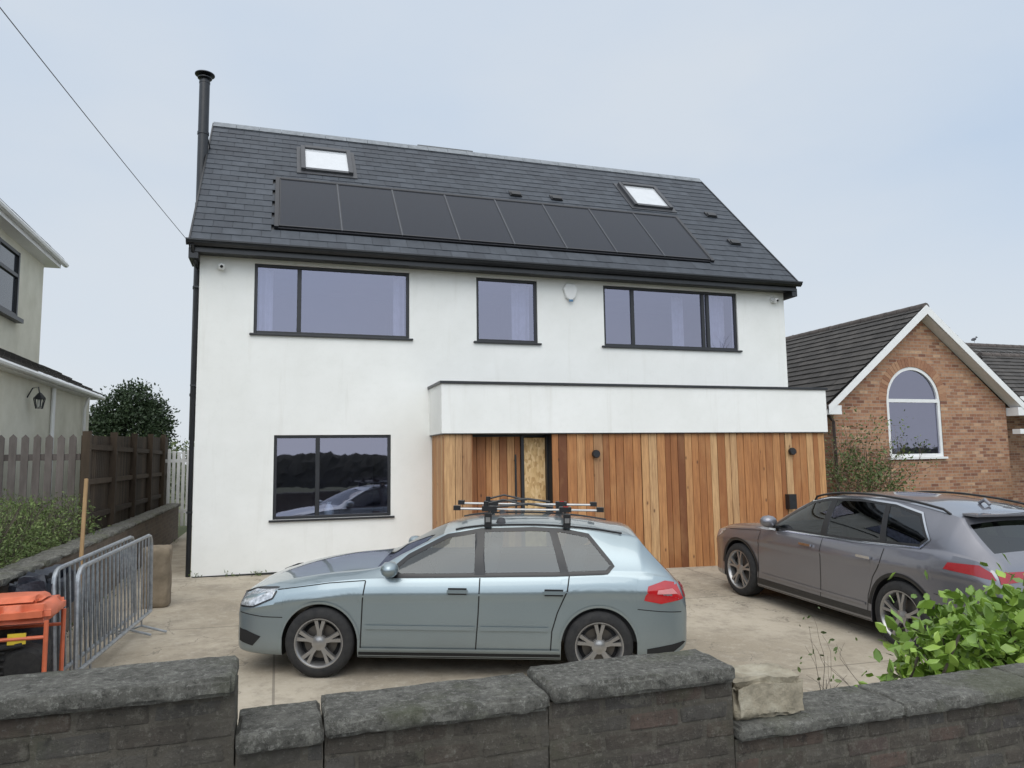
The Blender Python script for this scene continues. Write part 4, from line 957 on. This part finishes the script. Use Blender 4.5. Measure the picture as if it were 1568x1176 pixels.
for yy in (-.36,.25):
    zc=1.42+.10; rk.tube([(2.02,yy,zc-.01),(3.50,yy,zc-.01)],.011,1); rk.tube([(2.02,yy+.035,zc-.01),(3.50,yy+.035,zc-.01)],.009,1)
    for xx in (2.04,3.47): rk.box(xx-.035,xx+.035,yy-.02,yy+.05,zc-.025,zc+.02,0)
    rk.box(2.29,2.44,yy-.04,yy+.06,zc-.03,zc+.02,0); rk.box(3.06,3.18,yy-.04,yy+.06,zc-.03,zc+.02,0)
    rk.tube([(2.40,yy,zc+.01),(2.75,yy+.02,zc+.045),(3.0,yy+.02,zc+.015)],.012,0); rk.tube([(2.34,yy+.05,zc+.04),(2.5,yy+.05,zc+.08),(2.75,yy+.05,zc+.03)],.010,0)
    rk.lathe([(0,0),(.025,0),(.025,.045),(0,.045)],Matrix.Translation((2.33,yy,zc+.02)),12,0); rk.box(3.1,3.15,yy-.01,yy+.02,zc+.015,zc+.027,2)
rk.build('bike_rack',[trim,alloy,redl],E,True,40)
rr_=MB()
for sd in (-1,1):
    pts=[(x,sd*P1['roofw'],A.ZT(x)-.035) for x in np.linspace(2.05,3.65,20)]; rr_.tube(pts,.010,0,n=6)
rr_.build('roof_rails',trim,E,True)
# ---- SUV
dloB=[(1.50,1.04),(1.80,1.26),(2.12,1.44),(2.45,1.51),(3.0,1.545),(3.5,1.53),(3.86,1.46),(4.06,1.22),(3.98,1.14),(3,1.08),(2,1.055)]
P2=dict(L=4.9,ax=(.88,3.78),ar=.415,wr=.372,gh=.45,roofw=.66,dlo=dloB,
 zt=[(0,.68),(.03,.81),(.1,.89),(.25,.945),(.6,1.015),(1.1,1.075),(1.35,1.105),(1.7,1.29),(2.1,1.50),(2.35,1.57),(2.7,1.615),(3.1,1.63),(3.6,1.61),(4.1,1.55),(4.30,1.51),(4.36,1.45),(4.66,1.17),(4.74,1.11),(4.82,1.0),(4.87,.84),(4.9,.66)],
 zb=[(0,.34),(.05,.26),(.3,.22),(1,.21),(4.2,.22),(4.6,.28),(4.8,.32),(4.9,.42)],
 w=[(0,.64),(.03,.75),(.1,.82),(.25,.89),(.5,.945),(.9,.968),(3.9,.968),(4.3,.955),(4.6,.915),(4.78,.86),(4.86,.79),(4.9,.69)],
 belt=[(0,.65),(.05,.76),(.2,.86),(.6,.93),(1.1,.985),(1.5,1.01),(3,1.05),(4,1.095),(4.3,1.11),(4.62,1.09),(4.74,1.03),(4.82,.93),(4.87,.79),(4.9,.63)],
 prof=[.955,.975,.972,.972,.982,.986,1.0,.978,.945],glass=[(1.38,2.08),(4.37,4.65)])
B=Car(P2); E2=empty('grey_suv_car',carframe((6.38,9.3),.88,-.95,(-.005,-1)))
grey=paint('grey_paint',(.19,.19,.212),metal=.6,rough=.28)
B.body([grey,carglass2,trim],E2)
interior(E2,1.45,2.2,3.1,4.4,.84,.42,.98)
g2=MB(); gt2=MB()
for sd in (-1,1):
    B.patch(g2,dloB,.001,0,34,6,sd)
    B.ribbon(gt2,dloB+[dloB[0]],.045,.004,0,sd)
    B.patch(gt2,[(2.50,1.06),(2.50,1.51),(2.60,1.52),(2.62,1.065)],.006,0,5,6,sd); B.patch(gt2,[(3.45,1.10),(3.36,1.535),(3.43,1.535),(3.54,1.105)],.006,0,6,6,sd)
    ch=[(3.0,1.558),(3.5,1.543),(3.875,1.475),(4.085,1.22),(3.99,1.125),(3,1.066),(2,1.042),(1.5,1.026)]
    B.ribbon(gt2,ch,.020,.009,1,sd); B.ribbon(gt2,[(2.12,1.455),(2.45,1.525),(3.0,1.558)],.016,.009,1,sd)
g2.build('side_windows',[carglass2],E2,True,30); gt2.build('window_surrounds',[trim,chrome],E2,True,40)
d1=MB()
for sd in (-1,1):
    B.ribbon(d1,[(1.36,.97),(1.33,.7),(1.32,.3)],.012,.0015,0,sd); B.ribbon(d1,[(2.57,1.04),(2.56,.6),(2.55,.3)],.012,.0015,0,sd); B.ribbon(d1,[(3.55,1.08),(3.52,.9),(3.40,.72),(3.32,.5),(3.31,.3)],.012,.0015,0,sd)
    B.ribbon(d1,[(1.3,.28),(3.36,.28)],.11,.003,0,sd); B.ribbon(d1,[(.6,.92),(1.36,.985)],.008,.0015,0,sd); B.ribbon(d1,[(4.2,.70),(4.5,.68),(4.8,.68)],.007,.0015,0,sd)
    for xc in P2['ax']:
        pl=[(xc-(.415+.02)*math.cos(t),.372+.435*math.sin(t)) for t in np.linspace(.1,math.pi-.1,30)]; B.ribbon(d1,pl,.04,.007,0,sd)
    B.patch(d1,[(4.25,.28),(4.25,.36),(4.85,.44),(4.85,.36),(4.6,.3)],.003,0,10,3,sd)
B.rpatch(d1,[(-.8,.33),(-.8,.46),(.8,.46),(.8,.33)],.004,0)
B.rpatch(d1,[(-.62,.50),(-.62,.51),(.62,.51),(.62,.50)],.004,0)
d1.build('lower_cladding',trim,E2,recalc=False)
d2=MB()
for sd in (-1,1):
    B.ribbon(d2,[(1.38,.40),(3.28,.40)],.03,.012,0,sd)
    for xh in (2.32,3.30):
        yy=B.sy(xh,.93); a,b=(-(yy+.035),-(yy+.015)) if sd<0 else (yy+.015,yy+.035); d2.box(xh-.11,xh+.10,a,b,.915,.945,1)
    B.patch(d2,[(4.32,.97),(4.36,1.04),(4.66,1.055),(4.76,1.0),(4.80,.93),(4.62,.955)],.005,2,12,4,sd)
    B.patch(d2,[(.04,.72),(.06,.80),(.28,.88),(.5,.91),(.42,.83),(.2,.74)],.004,3,12,4,sd)
    pts=[(x,sd*(P2['roofw']+.01),B.ZT(x)-.015) for x in np.linspace(2.2,4.1,24)]; d2.tube([(2.15,sd*.66,B.ZT(2.15)-.05)]+pts+[(4.18,sd*.66,B.ZT(4.18)-.05)],.014,4,n=6)
B.rpatch(d2,[(-.80,.95),(-.80,1.0),(.80,1.0),(.80,.95)],.006,2,30); B.rpatch(d2,[(-.80,.90),(-.80,1.01),(-.50,1.01),(-.52,.93)],.008,2,12)
B.rpatch(d2,[(.80,.90),(.80,1.01),(.50,1.01),(.52,.93)],.008,2,12)
B.rpatch(d2,[(-.26,.66),(-.26,.77),(.26,.77),(.26,.66)],.008,5); B.rpatch(d2,[(-.255,.665),(-.255,.765),(-.21,.765),(-.21,.665)],.011,6,4)
d2.build('lamps_and_trim',[grey,chrome,flat('dark_red_lens',(.30,.01,.015),.2,coat=.5),clearl,trim,plate_y,flat('green_band',(.02,.35,.06),.4)],E2,True,50)
mr=MB()
for sd in (-1,1):
    yy=B.sy(1.68,1.07); Mx=Matrix.Translation((1.62,sd*(yy+.13),1.14))@Matrix.Diagonal((.10,.12,.085,1)); mr.lathe([(0,-1),(.5,-.86),(.86,-.5),(1,0),(.9,.45),(.6,.8),(0,.95)],Mx,20,0)
    mr.box(1.60,1.68,min(sd*yy*.95,sd*(yy+.08)),max(sd*yy*.95,sd*(yy+.08)),1.06,1.09,1)
mr.build('door_mirrors',[grey,trim],E2,True,50)
wh=MB()
for x in P2['ax']:
    wheel(wh,x,-.84,.372,.25,.262,5,-1); wheel(wh,x,.84,.372,.25,.262,5,1)
wh.build('wheels',[rubber,alloy,void,brake],E2,True,40,recalc=False)
sp=MB(); sp.box(4.26,4.43,-.60,.60,1.485,1.51); sp.tube([(3.95,0,1.58),(4.02,0,1.62),(4.08,0,1.57)],.02); sp.tube([(4.55,.0,1.29),(4.60,.35,1.235)],.008,1)
sp.build('spoiler',[grey,trim],E2,bevel=.01)
# ---------------------------------------------------------------- world
w=bpy.data.worlds.new('World'); scene.world=w; w.use_nodes=True; nt=w.node_tree; bg=nt.nodes['Background']
sk=nt.nodes.new('ShaderNodeTexSky'); sk.sky_type='NISHITA'; sk.sun_disc=False; SEL,SAZ=48,200
sk.sun_elevation=R(SEL); sk.sun_rotation=R(SAZ); sk.dust_density=4; sk.air_density=1.2
tc=nt.nodes.new('ShaderNodeTexCoord'); sp_=nt.nodes.new('ShaderNodeSeparateXYZ'); nt.links.new(tc.outputs['Generated'],sp_.inputs[0])
rmp=ramp(nt,[(0,(.76,.81,.86)),(.12,(.70,.775,.86)),(.35,(.56,.675,.83)),(.6,(.64,.73,.85)),(1,(1,1,1))]); nt.links.new(sp_.outputs[2],rmp.inputs[0])
mp=nt.nodes.new('ShaderNodeMapping'); mp.inputs['Scale'].default_value=(1,1,2.2); nt.links.new(tc.outputs['Generated'],mp.inputs[0])
cn=noise_n(nt,mp.outputs[0],1.6,5,.5)
cl_=mixc(nt,maprange(nt,cn,.38,.68,0,.6),rmp.outputs[0],(.76,.80,.84))
dt=N(nt,'ShaderNodeVectorMath',operation='DOT_PRODUCT'); nt.links.new(tc.outputs['Generated'],dt.inputs[0]); dt.inputs[1].default_value=(-.28,-.76,.58)
bo=maprange(nt,dt.outputs['Value'],-.1,1,1.0,1.95)
vm_=N(nt,'ShaderNodeVectorMath',operation='SCALE'); nt.links.new(cl_,vm_.inputs[0]); nt.links.new(bo,vm_.inputs['Scale'])
sc_=N(nt,'ShaderNodeVectorMath',operation='SCALE'); nt.links.new(vm_.outputs[0],sc_.inputs[0]); sc_.inputs['Scale'].default_value=10.0
fin=mixc(nt,.92,sk.outputs[0],sc_.outputs[0]); nt.links.new(fin,bg.inputs[0]); bg.inputs[1].default_value=.1
sl=bpy.data.lights.new('sun','SUN'); sl.energy=1.15; sl.angle=R(50); sl.color=(1,.96,.89); so=bpy.data.objects.new('sun',sl); scene.collection.objects.link(so)
az_=R(SAZ); sd_=Vector((math.sin(az_)*math.cos(R(SEL)),math.cos(az_)*math.cos(R(SEL)),math.sin(R(SEL)))); so.rotation_euler=sd_.to_track_quat('Z','Y').to_euler()
# ---------------------------------------------------------------- camera
f,ps,th,ro,h=1119.1428,.3103,.1011,-.0145,1.789
fwv=Vector((math.sin(ps)*math.cos(th),math.cos(ps)*math.cos(th),math.sin(th))); r0=Vector((math.cos(ps),-math.sin(ps),0)); u0=r0.cross(fwv)
rr=math.cos(ro)*r0+math.sin(ro)*u0; uu=-math.sin(ro)*r0+math.cos(ro)*u0
c=bpy.data.cameras.new('camera'); c.sensor_width=36; c.lens=f/1568*36; c.clip_end=3000; c.clip_start=.05
co=bpy.data.objects.new('camera',c); scene.collection.objects.link(co)
co.matrix_world=Matrix(((rr.x,uu.x,-fwv.x,0),(rr.y,uu.y,-fwv.y,0),(rr.z,uu.z,-fwv.z,h),(0,0,0,1)))
scene.camera=co
scene.view_settings.view_transform='Standard'; scene.view_settings.look='None'; scene.view_settings.exposure=0
